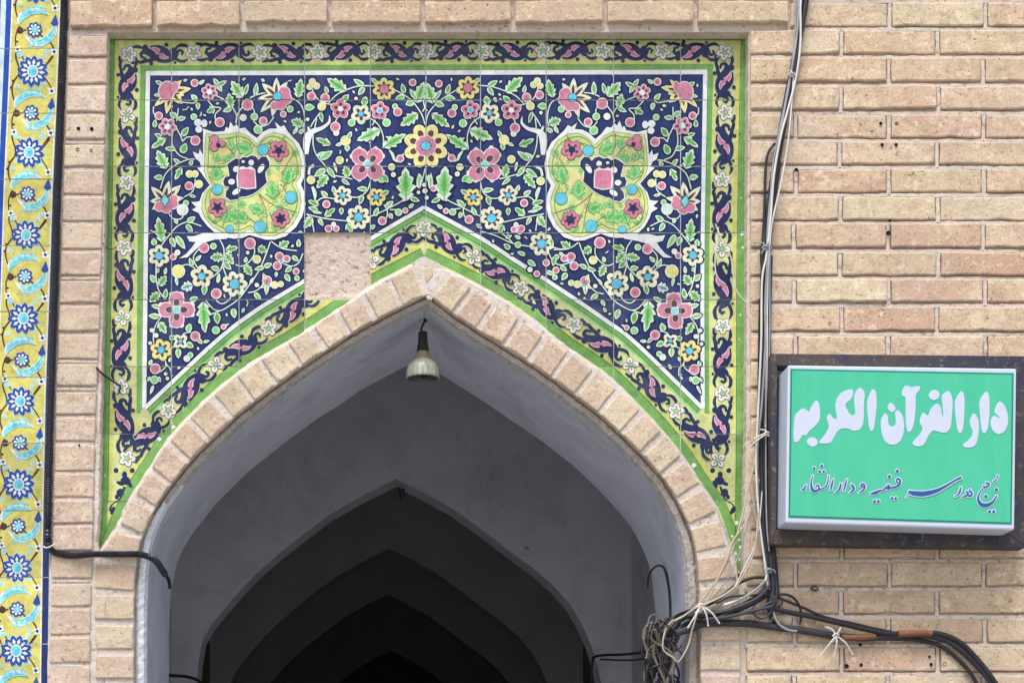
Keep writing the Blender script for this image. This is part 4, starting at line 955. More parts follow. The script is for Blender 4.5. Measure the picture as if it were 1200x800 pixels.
# chips and knocked corners along the joints, and the worn right tip
rc = random.Random(23)
def chip(x, y, r, col='swhite', lay=14):
    PT.convex([(x+r*rc.uniform(.6, 1.2)*math.cos(t), y+r*rc.uniform(.6, 1.2)*math.sin(t)) for t in (0, .9, 1.9, 2.9, 3.8, 5.0)], col, lay)
for _ in range(150):
    if rc.random() < .5: x = rc.choice([201, 280, 357, 434, 499, 563, 640, 719, 797.5])+rc.uniform(-1, 1); y = rc.uniform(40, 640)
    else: x = rc.uniform(122, 872); y = rc.choice([117.5, 195, 273, 351, 429.5, 508.5, 587])+rc.uniform(-1, 1)
    chip(x, y, rc.uniform(.5, 1.5), rc.choice(['swhite', 'cream', 'blossom']))
for x in (124, 867): 
    for _ in range(14): chip(x+rc.uniform(-6, 6), rc.uniform(60, 630), rc.uniform(.5, 1.4), rc.choice(['swhite', 'dgreen', 'ink']))
for x, y, r in [(863, 612, 3), (869, 618, 2.4), (858, 628, 2), (868, 640, 3), (862, 648, 2.4), (867, 655, 2), (870, 274, 2.6), (871, 290, 2), (813, 545, 3), (187, 514, 3), (203, 500, 2.6), (866, 632, 1.6)]: chip(x, y, r)
# ------------------------------------------------------------------ cutting the painting into tiles
def clip_half(P, ax_, ay, nx, ny):
    """keep the side where (p-a).n >= 0"""
    out = []
    n = len(P)
    for i in range(n):
        p, q = P[i], P[(i+1) % n]
        dp = (p[0]-ax_)*nx+(p[1]-ay)*ny; dq = (q[0]-ax_)*nx+(q[1]-ay)*ny
        if dp >= 0: out.append(p)
        if (dp >= 0) != (dq >= 0):
            t = dp/(dp-dq); out.append((p[0]+(q[0]-p[0])*t, p[1]+(q[1]-p[1])*t))
    return out
def ccw(P):
    a = sum(P[i][0]*P[(i+1) % len(P)][1]-P[(i+1) % len(P)][0]*P[i][1] for i in range(len(P)))
    return P if a > 0 else P[::-1]
def clip_convex(P, C):
    C = ccw(C)
    for i in range(len(C)):
        a, b = C[i], C[(i+1) % len(C)]
        P = clip_half(P, a[0], a[1], -(b[1]-a[1]), b[0]-a[0])
        if len(P) < 3: return []
    return P
def hull(pts):
    pts = sorted(set(pts)); lo = []; up = []
    def cr(o, a, b): return (a[0]-o[0])*(b[1]-o[1])-(a[1]-o[1])*(b[0]-o[0])
    for p in pts:
        while len(lo) > 1 and cr(lo[-2], lo[-1], p) <= 0: lo.pop()
        lo.append(p)
    for p in reversed(pts):
        while len(up) > 1 and cr(up[-2], up[-1], p) <= 0: up.pop()
        up.append(p)
    return lo[:-1]+up[:-1]
shr = []
for (x, y), o_ in zip(G_PTS, off(G_PTS, 7)): shr.append(o_)
K = ccw(hull([(round(a, 2), round(b, 2)) for a, b in shr] + [(130, 760), (860, 760)]))
Kx0 = min(p[0] for p in K); Ky0 = min(p[1] for p in K)
def subtract(P):
    """P minus the arch opening K, as convex pieces"""
    if max(p[1] for p in P) < Ky0: return [P]
    if all(p[0] < 340 and p[1] < 380 for p in P) or all(p[0] > 660 and p[1] < 395 for p in P): return [P]
    out = []; rest = P
    for i in range(len(K)):
        a, b = K[i], K[(i+1) % len(K)]
        nx, ny = -(b[1]-a[1]), b[0]-a[0]
        o_ = clip_half(rest, a[0], a[1], -nx, -ny)
        if len(o_) >= 3 and area(o_) > .02: out.append(o_)
        rest = clip_half(rest, a[0], a[1], nx, ny)
        if len(rest) < 3 or area(rest) < .02: break
    return out
def area(P): return abs(sum(P[i][0]*P[(i+1) % len(P)][1]-P[(i+1) % len(P)][0]*P[i][1] for i in range(len(P))))/2
YT = .0440        # face of the tiles
MATK = list(GC.keys()); MIDX = {k: i for i, k in enumerate(MATK)}
LSTEP = .00006
def build_tile(cell, shapes, base, yface, parent, cut=True, name='tile', seed=0):
    rnd = random.Random(seed)
    V, F, MI = [], [], []
    ty = rnd.uniform(-.0006, .0006); tx = rnd.uniform(-.006, .006); tz = rnd.uniform(-.006, .006)
    cx = sum(p[0] for p in cell)/len(cell); cy = sum(p[1] for p in cell)/len(cell)
    def yy(p): return yface + ty + (p[0]-cx)/520*tx + (p[1]-cy)/520*tz
    def emit(P, h, col):
        P = ccw(P)     # clockwise in world front view after v flip -> fix winding so normals face -Y
        o = len(V)
        V.extend(W(p[0], p[1], yy(p)) - Vector((0, h, 0)) for p in P)
        F.append(tuple(range(o+len(P)-1, o-1, -1))); MI.append(MIDX[col])
    pieces = subtract(cell) if cut else [cell]
    pieces = [p for p in pieces if area(p) > 3]
    if not pieces: return None
    for P in pieces:
        emit(P, 0, base); P = ccw(P); n = len(P); o = len(V)
        V.extend(W(p[0], p[1], yy(p)) for p in P); V.extend(W(p[0], p[1], yface+.0075) for p in P)
        for i in range(n): F.append((o+i, o+(i+1) % n, o+n+(i+1) % n, o+n+i)); MI.append(MIDX['cream'])
    x0 = min(p[0] for p in cell); x1 = max(p[0] for p in cell); y0 = min(p[1] for p in cell); y1 = max(p[1] for p in cell)
    groups = []; lastg = None        # every shape lies just above those it overlaps
    for P, col, lay, g_, bb in shapes:
        if bb[0] > x1 or bb[2] < x0 or bb[1] > y1 or bb[3] < y0: continue
        if g_ != lastg: groups.append([list(bb), col, []]); lastg = g_
        G = groups[-1]; q = G[0]; G[2].append((P, bb))
        q[0] = min(q[0], bb[0]); q[1] = min(q[1], bb[1]); q[2] = max(q[2], bb[2]); q[3] = max(q[3], bb[3])
    placed = []; todo = []
    for q, col, polys in groups:
        lv = 0
        for o_, l_ in placed:
            if l_ > lv and not (o_[0] > q[2] or o_[2] < q[0] or o_[1] > q[3] or o_[3] < q[1]): lv = l_
        placed.append((q, lv+1)); todo += [(P, col, bb, lv+1) for P, bb in polys]
    for P, col, bb, lv in todo:
        if not (bb[0] > x0+3 and bb[2] < x1-3 and bb[1] > y0+2 and bb[3] < y1-2): P = clip_convex(P, cell)
        if len(P) < 3 or area(P) < .01: continue
        h = .0001 + LSTEP*lv
        for q in (subtract(P) if cut else [P]):
            if len(q) >= 3: emit(q, h, col)
    used = sorted(set(MI)); remap = {m: i for i, m in enumerate(used)}
    return link(name, V, F, [GM[MATK[m]] for m in used], parent, [remap[m] for m in MI])
def with_bb(items):
    out = [(P, c, l, g_, (min(p[0] for p in P), min(p[1] for p in P), max(p[0] for p in P), max(p[1] for p in P))) for P, c, l, g_ in items]
    return sorted(out, key=lambda q: (q[2], q[3]))
shapes = with_bb(PT.items)
panel = thing('tiled_spandrel', 'glazed floral spandrel panel in navy, green and pink above the arch', 'tile panel')
rows = [34, 117.5, 195, 273, 351, 429.5, 508.5, 587, 672]
cols = [100, 201, 280, 357, 434, 499, 563, 640, 719, 797.5, 900]
quad_out = [(126.3, 34), (878, 34), (871, 672), (113.5, 672)]
sd_ = 0
for r in range(len(rows)-1):
    for c in range(len(cols)-1):
        if r == 3 and c == 3: continue                      # the lost tile
        sd_ += 1
        gx = .5
        cell = [(cols[c]+gx, rows[r]+gx), (cols[c+1]-gx, rows[r]+gx), (cols[c+1]-gx, rows[r+1]-gx), (cols[c]+gx, rows[r+1]-gx)]
        cell = clip_convex(cell, quad_out)
        if len(cell) < 3: continue
        build_tile(cell, shapes, 'band', YT, panel, True, 'tile', sd_)
# grout bed behind the tiles
V, F = [], []
hx0, hx1, hy0, hy1 = 356.6, 434.4, 272.6, 351.4
gp = []
for box in ([(60, 0), (hx0, 0), (hx0, 800), (60, 800)], [(hx1, 0), (950, 0), (950, 800), (hx1, 800)], [(hx0, 0), (hx1, 0), (hx1, hy0), (hx0, hy0)], [(hx0, hy1), (hx1, hy1), (hx1, 800), (hx0, 800)]):
    q = clip_convex(quad_out, box)
    if len(q) > 2: gp += subtract(q)
for P in gp:
    P = ccw(P); o = len(V); V.extend(W(p[0], p[1], .0456) for p in P); F.append(tuple(range(o+len(P)-1, o-1, -1)))
link('grout', V, F, M_GROUT, panel)
# rough bed where the tile is missing: a lumpy sheet with a hole at its middle
rnd = random.Random(4); n = 30; V = []; F = []
for j in range(n+1):
    for i in range(n+1):
        u = 354.5+(436.5-354.5)*i/n; v = 271+(353.5-271)*j/n
        h = .0495 + rnd.uniform(-.0006, .0006) + .0005*math.sin(i*.9+j*.35)*math.sin(j*.7)
        if (u-390)**2+(v-309)**2 < 20: h += .0025
        if (u < 362 and v > 336) or v > 347: h -= .002
        V.append(W(u, v, h))
for j in range(n):
    for i in range(n): o = j*(n+1)+i; F.append((o, o+1, o+n+2, o+n+1))
tag(link('mortar_patch', V, F, M_BED, panel), 'bare pinkish mortar square where a tile is missing')
# the smaller flecks: raised dark discs standing in for the shade inside holes
M_HOLE = plain('hole_disc', (38, 28, 24), .9)
for x, y, r in [(92, 151, 2.2), (107.5, 151.5, 2.3), (91, 175.5, 2.2), (107, 176.5, 2), (1032, 145, 2), (1050.5, 145, 2), (1033.5, 170, 2), (1050, 170, 2), (1042.5, 259, 1.8), (1041, 273.5, 3), (1184, 703.5, 2.3), (1089, 769, 1.6), (1091, 778, 2), (1107, 777.5, 2.6), (1110, 765, 2.2), (1008, 755, 2), (1009, 778.5, 2), (992, 780, 2.6), (93, 521.5, 1.4), (933, 199.5, 2.4)]:
    V = []; F = []; m = 10
    for k, (rr, yy) in enumerate([(r/520, -.0016), (r*.75/520, -.0030), (r*.7/520, -.0010)]):
        for i in range(m):
            a = 2*math.pi*i/m; p = W(x, y); V.append(p+Vector((rr*math.cos(a), yy, rr*math.sin(a))))
    for k in range(2):
        for i in range(m): F.append((k*m+i, k*m+(i+1) % m, (k+1)*m+(i+1) % m, (k+1)*m+i))
    F.append(tuple(range(2*m, 3*m)))
    link('hole_disc', V, F, M_HOLE, wall)

# ------------------------------------------------------------------ yellow and cobalt strip at the far left
SP = Paint()
LEAN = [(-60, 1.8), (0, 0), (100, -4), (220, -9.5), (350, -13.5), (450, -17.5), (600, -20.5), (780, -23), (900, -24)]
def strip_lines():
    vv = list(range(-60, 880, 40))
    for x, wd, col, lay in [(-14, 30, 'cobalt', 1), (4.6, 6, 'lightblue', 1.2), (10.6, 6.4, 'cobalt', 1.4), (14.6, 1.6, 'white', 1.5), (70.3, 1.4, 'white', 1.6), (75.5, 8, 'navy', 1.4)]:
        SP.stroke([(x+interp(v, LEAN), v) for v in vv], wd, col, lay, 40)
strip_lines()
def rosette(x, y, R, n, rot):
    for i in range(n):
        a = rot+2*math.pi*i/n; d = R*.62; c_, s_ = math.cos(a), math.sin(a)
        tip = (x+R*c_, y+R*s_); w_ = R*.36
        def pet(r0, r1, ww): return [(x+r0*c_, y+r0*s_), (x+(r0+r1)/2*c_-ww*s_, y+(r0+r1)/2*s_+ww*c_), (x+(r1*.86)*c_-ww*.62*s_, y+(r1*.86)*s_+ww*.62*c_), (x+r1*c_, y+r1*s_), (x+(r1*.86)*c_+ww*.62*s_, y+(r1*.86)*s_-ww*.62*c_), (x+(r0+r1)/2*c_+ww*s_, y+(r0+r1)/2*s_-ww*c_)]
        SP.convex(pet(R*.2, R+1.0, R*.27), 'paleblue', 3+.01*i); SP.convex(pet(R*.2, R, R*.235), 'cobalt', 4+.01*i); SP.convex(pet(R*.35, R*.76, R*.10), 'white', 5)
    SP.ell(x, y, R*.36, R*.40, 0, 'white', 6); SP.ell(x, y, R*.29, R*.33, 0, 'turq', 7); SP.ell(x+1, y+1, R*.15, R*.2, .5, 'cyan', 8)
def smallflower(x, y, R):
    for i in range(8):
        a = .2+2*math.pi*i/8; SP.ell(x+R*.66*math.cos(a), y+R*.66*math.sin(a), R*.34, R*.30, a, 'cobalt', 4, 10); SP.ell(x+R*.55*math.cos(a), y+R*.55*math.sin(a), R*.19, R*.15, a, 'white', 5, 8)
    SP.ell(x, y, R*.36, R*.36, 0, 'turq', 6, 10)
def wfl(x, y, r=2.6):
    for i in range(4):
        a = .6+math.pi/2*i; SP.ell(x+r*math.cos(a), y+r*math.sin(a), r*.95, r*.8, a, 'white', 5, 8)
    SP.ell(x, y, r*.72, r*.72, 0, 'navy', 6, 8)
def unit_strip(y):
    dx = lambda yy_: interp(yy_, LEAN)
    X = lambda x, yy_: x+dx(yy_)+4
    rosette(X(37.8, y), y, 18.2+math.sin(y)*.7, 11+(int(y) % 3 == 0), -1.6+math.sin(y*3)*.25)
    def st(pts, col='brown', lay=3.5): SP.stroke([(X(a, y+b), y+b, w_) for a, b, w_ in pts], 1, col, lay, 3)
    # stems
    st([(19, -28, 1.6), (17, -18, 1.7), (21, -6, 1.6), (22, 2, 1.6)]); st([(22, 3, 1.6), (15, 14, 1.8), (15, 26, 1.7), (20, 40, 1.4)]); st([(53, -8, 1.4), (59, -17, 1.4), (63, -24, 1.3)]); st([(52, 7, 1.4), (59, 17, 1.4), (62, 24, 1.3)])
    st([(56, 62, 1.8), (61, 70, 2), (60, 80, 2), (53, 90, 1.5)]); st([(20, 44, 1.8), (16, 56, 1.6), (17, 70, 1.4)]); st([(21, 73, 1.3), (27, 84, 1.3)]); st([(44, 53, 2), (51, 60, 2)]); st([(28, 48, 2), (24, 50, 1.6)])
    for a, b in [(15, 11), (13, 19), (60, 80), (18, 62)]: SP.ell(X(a, y+b), y+b, 1.7, 1.3, .4, 'brown', 4, 8)
    SP.ell(X(21, y+49), y+49, 4.2, 4.2, 0, 'brown', 6.2, 10); SP.ell(X(21, y-27+75), y+48, 1.5, 1.5, 0, 'maroon', 6.4, 8)
    # feathered cyan leaves above and below the small flower
    SP.stroke([(X(19, y+42), y+42, 3), (X(22, y+34), y+34, 8.5), (X(32, y+27.5), y+27.5, 8), (X(44, y+27), y+27, 5.5), (X(55, y+31), y+31, 1)], 1, 'white', 3.6, 2); SP.stroke([(X(20, y+41), y+41, 2), (X(23, y+34), y+34, 6), (X(33, y+28), y+28, 5.5), (X(44, y+27.5), y+27.5, 3.6), (X(53, y+30.5), y+30.5, .8)], 1, 'turq', 4.2, 2); SP.stroke([(X(24, y+33), y+33, 1.4), (X(34, y+28), y+28, 2.2), (X(44, y+27.5), y+27.5, 1)], 1, 'cyan', 4.8, 2)
    SP.stroke([(X(61, y+42), y+42, 4), (X(60, y+52), y+52, 8), (X(52, y+60), y+60, 9), (X(41, y+64), y+64, 7.5), (X(32, y+60), y+60, 4), (X(26, y+54), y+54, 1)], 1, 'white', 3.6, 2); SP.stroke([(X(61, y+43), y+43, 2.6), (X(59.5, y+52), y+52, 5.6), (X(52, y+59.5), y+59.5, 6.4), (X(41, y+63), y+63, 5), (X(33, y+59), y+59, 2)], 1, 'turq', 4.2, 2); SP.stroke([(X(60, y+48), y+48, 1.4), (X(53, y+58), y+58, 2.4), (X(42, y+62), y+62, 1.4)], 1, 'cyan', 4.8, 2)
    jr = random.Random(int(y))
    for i in range(9):
        t = i/8; fx = 22+t*28; fy = 33-6.5*math.sin(t*2.2)-t*1; SP.stroke([(X(fx, y+fy), y+fy+1.5, .5), (X(fx-3, y+fy), y+fy-3-jr.uniform(0, 1.5), 1.1)], 1, 'cyan' if i % 2 else 'lightblue', 5.2+.01*i, 3)
        fx = 59-t*26; fy = 50+14*math.sin(t*1.7); SP.stroke([(X(fx, y+fy), y+fy-1.5, .5), (X(fx+2.5, y+fy), y+fy+3+jr.uniform(0, 1.5), 1.1)], 1, 'cyan' if i % 2 else 'lightblue', 5.4+.01*i, 3)
    for i, (a, b) in enumerate([(26, 26), (32, 22.5), (39, 21), (47, 22), (34, 67.5), (41, 69.5), (49, 66.5), (57, 61)]): SP.ell(X(a, y+b), y+b, 3.2, 1.5, (-.8, -.5, -.1, .5, .6, .1, -.5, -.9)[i], 'turq', 3.8, 8)
    SP.convex([(X(62, y+30), y+30), (X(65.5, y+41), y+41), (X(61, y+45), y+45), (X(56.5, y+41), y+41)], 'cobalt', 5); 
    smallflower(X(38, y+48.5), y+48.5, 9.5)
    wfl(X(62, y-23), y-23); wfl(X(61, y+23), y+23); wfl(X(19, y+71), y+71, 2.3)
    for a, b, r in [(21, -19, 3.4), (51, -18, 3.2), (52, 14, 3.2), (20, 18, 3.4), (54, 73, 3.4), (24, 77, 3)]:
        SP.ell(X(a, y+b), y+b, r, r*.75, .6, 'paleblue', 3.6, 8); SP.ell(X(a, y+b), y+b, r*.6, r*.45, .6, 'turq', 4, 8)
    for a, b in [(60, -8), (60, 7)]: SP.ell(X(a, y+b), y+b, 3.2, 2.2, .5, 'leaf', 3.4, 6); SP.ell(X(a, y+b), y+b, 2.2, 1.3, .5, 'syellow', 3.6, 6)
for y in (-13, 84, 179, 275.5, 373, 470, 567.5, 665, 762, 859): unit_strip(y)
sshapes = with_bb(SP.items)
strip = thing('tile_border', 'tall strip of yellow tiles with blue rosettes at the left edge', 'tile border')
sr = [-60, -19, 57, 133, 210, 288, 365, 442, 519, 598, 676, 754, 832, 870]
for i, (a, b) in enumerate(zip(sr, sr[1:])):
    xl = -42; 
    cell = [(xl, a+.5), (interp(a, LEAN)+78.6, a+.5), (interp(b, LEAN)+78.6, b-.5), (xl, b-.5)]
    build_tile(cell, sshapes, 'syellow', .012, strip, False, 'tile', 500+i)
V = [W(-43, -60, .0132), W(-43, 870, .0132), W(55, 870, .0132), W(65, 300, .0132), W(79, -60, .0132)]
link('grout', V, [(0, 1, 2, 3, 4)], M_GROUT, strip)
# ------------------------------------------------------------------ tubes
def tube(name, pts, r, mat, parent=None, seg=8, step=3.0, depth=None, rings=None, raw=False):
    """pts (u, v, y) ; r in photo pixels (number or list of (fraction, r))"""
    Q = catmull([tuple(p) for p in pts], step)
    P = [W(q[0], q[1], q[2]) for q in Q]
    n = len(P); V = []; F = []
    prev = None
    for i in range(n):
        d = (P[min(n-1, i+1)]-P[max(0, i-1)]).normalized()
        if prev is None:
            a = d.cross(Vector((0, 1, 0)))
            if a.length < .1: a = d.cross(Vector((1, 0, 0)))
            a.normalize()
        else:
            a = (prev - d*prev.dot(d)).normalized()
        prev = a; b = d.cross(a)
        rr = (interp(i/(n-1), r) if isinstance(r, list) else r)/520
        if rings: rr *= (1.0 if i % 2 else rings)
        for k in range(seg):
            t = 2*math.pi*k/seg; V.append(P[i]+a*math.cos(t)*rr+b*math.sin(t)*rr)
    for i in range(n-1):
        for k in range(seg): F.append((i*seg+k, i*seg+(k+1) % seg, (i+1)*seg+(k+1) % seg, (i+1)*seg+k))
    F.append(tuple(range(seg))); F.append(tuple(range((n-1)*seg, n*seg))[::-1])
    if raw: return V, F
    return link(name, V, F, mat, parent, smooth=True)
def cable(pts, r, mat, label, y=-.008, cat='cable', group=None, name='cable', **k):
    pts = [(p[0], p[1], (p[2] if len(p) > 2 else y)) for p in pts]
    o = tube(name, pts, r, mat, **k); return tag(o, label, cat, group)
# corrugated conduit
cp = [(76.5, -30), (75, 0), (73, 60), (71.5, 100), (69.5, 170), (66.8, 240), (65, 320), (62.3, 400), (59, 480), (57, 560), (56, 620), (56.8, 636), (62, 645.5), (74, 649.5), (92, 650.5), (110, 649), (140, 649), (162, 649), (173, 651.5), (182, 656), (188, 664), (193, 672)]
pts = [(u, v, -.004 if i < 14 else (-.012 if i < 19 else (.0, .02, .05)[i-19])) for i, (u, v) in enumerate(cp)]
Q = catmull(pts, 1.25)
cond = tube('corrugated_conduit', [Q[i] for i in range(0, len(Q), 1)], 4.3, M_CONDUIT, rings=.74, step=50, seg=10)
cond.data.polygons.foreach_set('use_smooth', [False]*len(cond.data.polygons))
tag(cond, 'black corrugated conduit running down beside the yellow tiles, turning into the doorway', 'conduit')
tag(tube('cable', [(191, 668, .04), (195, 674, .06), (198, 681, .09), (199, 688, .12)], 2.2, M_BLACK), 'short black cable leaving the conduit end inside the doorway', 'cable')
V, F = tube('x', [(51, 640, -.012), (53.5, 641.5, -.0155), (57, 641, -.0165), (61, 639, -.0155), (64, 637, -.011)], .9, None, raw=True); tag(link('cable_tie', V, F, M_WHITEC), 'white tie around the bend of the black conduit', 'cable tie')
# main bundle down the right of the panel
bun = [(947, -25), (944, 5), (938, 40), (931, 80), (924, 115), (918, 150), (911, 190), (904, 235), (899.5, 270), (898, 300), (897, 350), (896.5, 400), (896, 480), (896.5, 560), (899, 620), (904, 665), (907, 700)]
def offs(base, dx, dy=0, wob=0, seed=0, lo=0, hi=None, y=-.010):
    r_ = random.Random(seed); out = []
    for i, (u, v) in enumerate(base[lo:hi]): out.append((u+dx+r_.uniform(-wob, wob), v+dy, y+r_.uniform(-.002, .002)))
    return out
cable(offs(bun, 0, y=-.012), 3.3, M_BLACK, 'thickest black cable in the bundle beside the tile panel')
cable(offs(bun, -3.6, wob=1.0, seed=2, y=-.008), 2.2, M_BLACK2, 'dusty black cable on the left of the thick one in the bundle')
cable(offs(bun, 3.2, wob=1.0, seed=3, lo=6, y=-.009), 2.4, M_BLACK, 'black cable that joins the bundle beside the sign')
cable(offs(bun, 6, wob=1.2, seed=8, lo=9, y=-.006), 2.2, M_BLACK2, 'dusty black cable pressed between the bundle and the sign frame')
cable(offs(bun, -6.5, wob=.8, seed=9, lo=10, y=-.006), 1.2, M_BLACK, 'thin black cable at the far left of the bundle foot')
cable(offs(bun, 1, wob=1.4, seed=12, lo=8, y=-.022), 1.0, M_GREY, 'thin grey cable over the middle of the lower bundle')
cable([(936, -25), (936, 0), (934, 40), (927, 85), (919, 130), (909, 190), (902, 240), (899, 290), (900, 330), (897, 400), (893, 470), (888, 520), (887, 570), (891, 620), (898, 665), (902, 690)], 1.4, M_GREY, 'grey cable crossing in front of the black bundle from the top', y=-.019)
cable([(940, -25), (938, 10), (938, 50), (933, 90), (923, 130), (915, 160), (907, 205), (903, 255), (898, 300), (893, 330), (892, 400), (889, 470), (886, 540), (889, 600), (895, 650), (900, 690)], 1.3, M_WHITEC, 'white cable at the left of the bundle beside the tile panel', y=-.022)
cable([(931, -25), (933, 15), (930, 60), (925, 100), (914, 150), (905, 200), (903, 250), (902, 300), (902, 380), (901, 450), (903, 505)], 1.1, M_GREY, 'thin grey cable ending at the white knot beside the sign', y=-.016)
cable([(930, 90), (927, 130), (923, 170), (915, 215), (905, 260), (901, 300), (899, 340), (899, 420), (897, 500)], 1.0, M_WHITEC, 'thin white cable bowing out right of the bundle at the top', y=-.02)
cable([(908, 168), (900, 180), (897, 200), (896, 240), (894, 280), (892, 300), (894, 340), (893, 420), (892, 500), (894, 580), (898, 640)], 1.6, M_BLACK, 'thin black cable looping out left of the bundle', y=-.008)
cable([(903, 508), (906, 511), (909, 520), (907.5, 545), (906, 570), (907, 600), (907, 612)], 1.1, M_WHITEC, 'thin white cable hanging down the edge of the sign', y=-.035)
cable([(887, 500), (888, 520), (880, 560), (868, 610), (858, 645), (847, 668), (832, 690), (812, 714), (790, 728), (780, 735)], 1.1, M_BEIGE, 'beige cable slanting from the bundle over the panel tip', y=-.02)
cable([(880, 594), (872, 615), (858, 635), (852, 655), (840, 680), (828, 705), (820, 718)], 1.0, M_BEIGE, 'beige cable with a frayed start near the green tile tip', y=-.024)
cable([(889, 600), (885, 640), (878, 660), (866, 682), (850, 696), (830, 706), (815, 712), (800, 722), (785, 730), (779, 740)], 1.2, M_BEIGE, 'beige cable arching from the bundle down to the tangle', y=-.026)
cable([(890, 560), (884, 590), (874, 622), (866, 650), (852, 678), (838, 697), (826, 712)], .7, M_GREY, 'hair thin grey wire slanting over the bricks right of the panel tip', y=-.018)
cable([(893, 575), (890, 612), (884, 640), (872, 665), (860, 688), (842, 705), (822, 714)], .8, M_WHITEC, 'thin white wire bowing from the bundle above its foot', y=-.022)
cable([(886, 520), (881, 560), (883, 590), (889, 625), (896, 655), (899, 668)], .7, M_BEIGE, 'thin beige wire bulging left of the bundle beside the sign', y=-.018)
cable([(842, 266), (839, 290), (838, 312), (841, 325), (850, 333)], .8, M_WHITEC, 'thin white wire looped over the right border blossom', y=.02)
cable([(838, 262), (848, 285), (856, 300), (859, 320), (861, 335), (868, 348), (880, 357), (896, 365)], .8, M_WHITEC, 'thin white wire crossing from the border tiles to the bundle', y=.015)
def knot(c, ends, r, mat, label, y=-.03):
    t = thing('cable_tie', label, 'cable tie', loc=W(c[0], c[1], y))
    for e in ends:
        m = ((c[0]+e[0])/2+1.5, (c[1]+e[1])/2-2)
        adopt(t, tube('strand', [(c[0], c[1], y), (m[0], m[1], y-.003), (e[0], e[1], y+.004)], r, mat))
    V = []; F = []
    adopt(t, tube('knot', [(c[0]-4, c[1]+1, y), (c[0]-1, c[1]-2.5, y-.004), (c[0]+3, c[1]-1, y-.004), (c[0]+2, c[1]+2.5, y), (c[0]-2, c[1]+2, y-.002)], r*1.1, mat))
knot((899, 508), [(879, 523), (884, 514), (913, 507), (908, 527), (891, 503)], .9, M_WHITEC, 'white cord knotted round the bundle beside the sign')
knot((897, 290), [(890, 284), (901, 282), (904, 290), (892, 297)], .8, M_GREY, 'grey wire twisted round the bundle below the top loop', -.024)
knot((928, 87), [(923, 83), (932, 90)], .7, M_WHITEC, 'thin white twist round the bundle near the top bricks', -.024)
knot((980, 744), [(962, 767), (978, 767), (999, 766), (967, 734), (985, 735), (976, 752)], 1.0, M_WHITEC, 'cream cord tied round the horizontal cables with loose ends', -.03)
knot((822, 709), [(843, 730), (830, 733), (806, 735), (815, 718)], 1.0, M_WHITEC, 'white cord tied round the cables left of the bundle foot', -.05)
knot((902, 668), [(893, 667), (909, 671)], .8, M_GREY, 'grey wire holding the bundle together under the sign corner', -.03)
# cables running right, under the sign
cable([(790, 742, -.03), (810, 736, -.02), (822, 731), (845, 729.5), (880, 730.5), (905, 734), (940, 738), (975, 744), (1010, 747), (1045, 745), (1075, 743), (1100, 746), (1122, 757), (1145, 778), (1168, 806), (1180, 825)], 4.2, M_BLACK2, 'thick dusty black cable along the bricks below the sign', y=-.012)
cable([(905, 712), (925, 717), (950, 722), (985, 730), (1015, 737), (1045, 742), (1085, 741), (1105, 743), (1125, 752), (1142, 768), (1160, 790), (1178, 818)], 3.0, M_BLACK, 'upper black cable curving down to the right below the sign', y=-.020)
cable([(906, 697), (920, 703), (940, 711), (965, 722), (1000, 730), (1035, 738), (1060, 743)], 1.6, M_BLACK, 'thin black cable slanting down from the bundle foot', y=-.016)
cable([(905, 727), (930, 738), (960, 743), (1000, 748), (1040, 748), (1080, 750), (1108, 760), (1135, 785), (1150, 812)], 2.4, M_BLACK, 'lowest black cable under the thick one at right', y=-.008)
cable([(986, 746.5), (1000, 746.5), (1014, 746), (1026, 745)], 3.1, M_RUST, 'rust brown sleeve on the lower cable beside the cream knot', y=-.0195, cat='cable sleeve', name='cable_sleeve')
cable([(1052, 742), (1065, 741.6), (1080, 741), (1092, 742)], 3.5, M_RUST, 'orange brown sleeve on the upper cable below the sign', y=-.022, cat='cable sleeve', name='cable_sleeve')
cable([(910, 697), (920, 696), (930, 700), (937, 710), (939, 722), (937, 731)], 1.5, M_BLACK, 'black cable loop right of the bundle foot', y=-.018)
cable([(912, 700), (917, 703), (916, 708), (911, 711)], 1.3, M_BLACK, 'tiny black cable loop touching the bundle foot', y=-.02)
cable([(950, 690), (952, 687), (957, 687), (959, 690), (956, 691.5), (951, 690)], .9, M_BLACK, 'small black wire ring stuck in the brick joint', y=-.003)
cable([(906, 716), (909, 725), (915, 733), (925, 738), (934, 739)], 1.4, M_GREY, 'grey cable curving under the bundle foot', y=-.024)
# cables sweeping left from the bundle foot into the doorway
lab = ['upper black cable arching from the bundle foot to the doorway', 'second black cable sweeping from the bundle foot to the doorway', 'third black cable sweeping left below the second one', 'black cable running nearly level to the doorway edge', 'lowest black cable of the fan at the doorway edge', 'dusty black cable in the middle of the fan', 'dusty black cable hugging the bricks in the fan']
paths = [[(896, 676), (880, 677), (862, 685), (848, 697), (830, 707), (808, 715), (792, 722), (778, 735)], [(902, 680), (893, 692), (875, 705), (850, 716), (825, 722), (800, 724), (785, 735)],
         [(904, 688), (895, 700), (870, 713), (845, 722), (820, 727), (798, 733)], [(905, 697), (880, 697), (855, 699), (840, 706), (815, 716), (796, 726)],
         [(906, 704), (888, 713), (860, 720), (835, 725), (805, 733), (790, 742)], [(903, 684), (888, 700), (862, 712), (838, 718), (812, 720), (795, 730), (782, 745)], [(905, 710), (880, 716), (850, 723), (830, 725), (806, 728), (788, 745)]]
for i, (p, lb) in enumerate(zip(paths, lab)):
    cable([(a, b, -.010-.004*i + (.0 if k < len(p)-2 else .03)) for k, (a, b) in enumerate(p)], (1.9, 2.2, 2.0, 1.3, 1.8, 1.9, 1.9)[i], M_BLACK if i < 5 else M_BLACK2, lb)
cable([(899, 672), (895, 682), (880, 695), (865, 703), (848, 708)], 1.3, M_WHITEC, 'short white cable bowing left from the bundle foot', y=-.03)
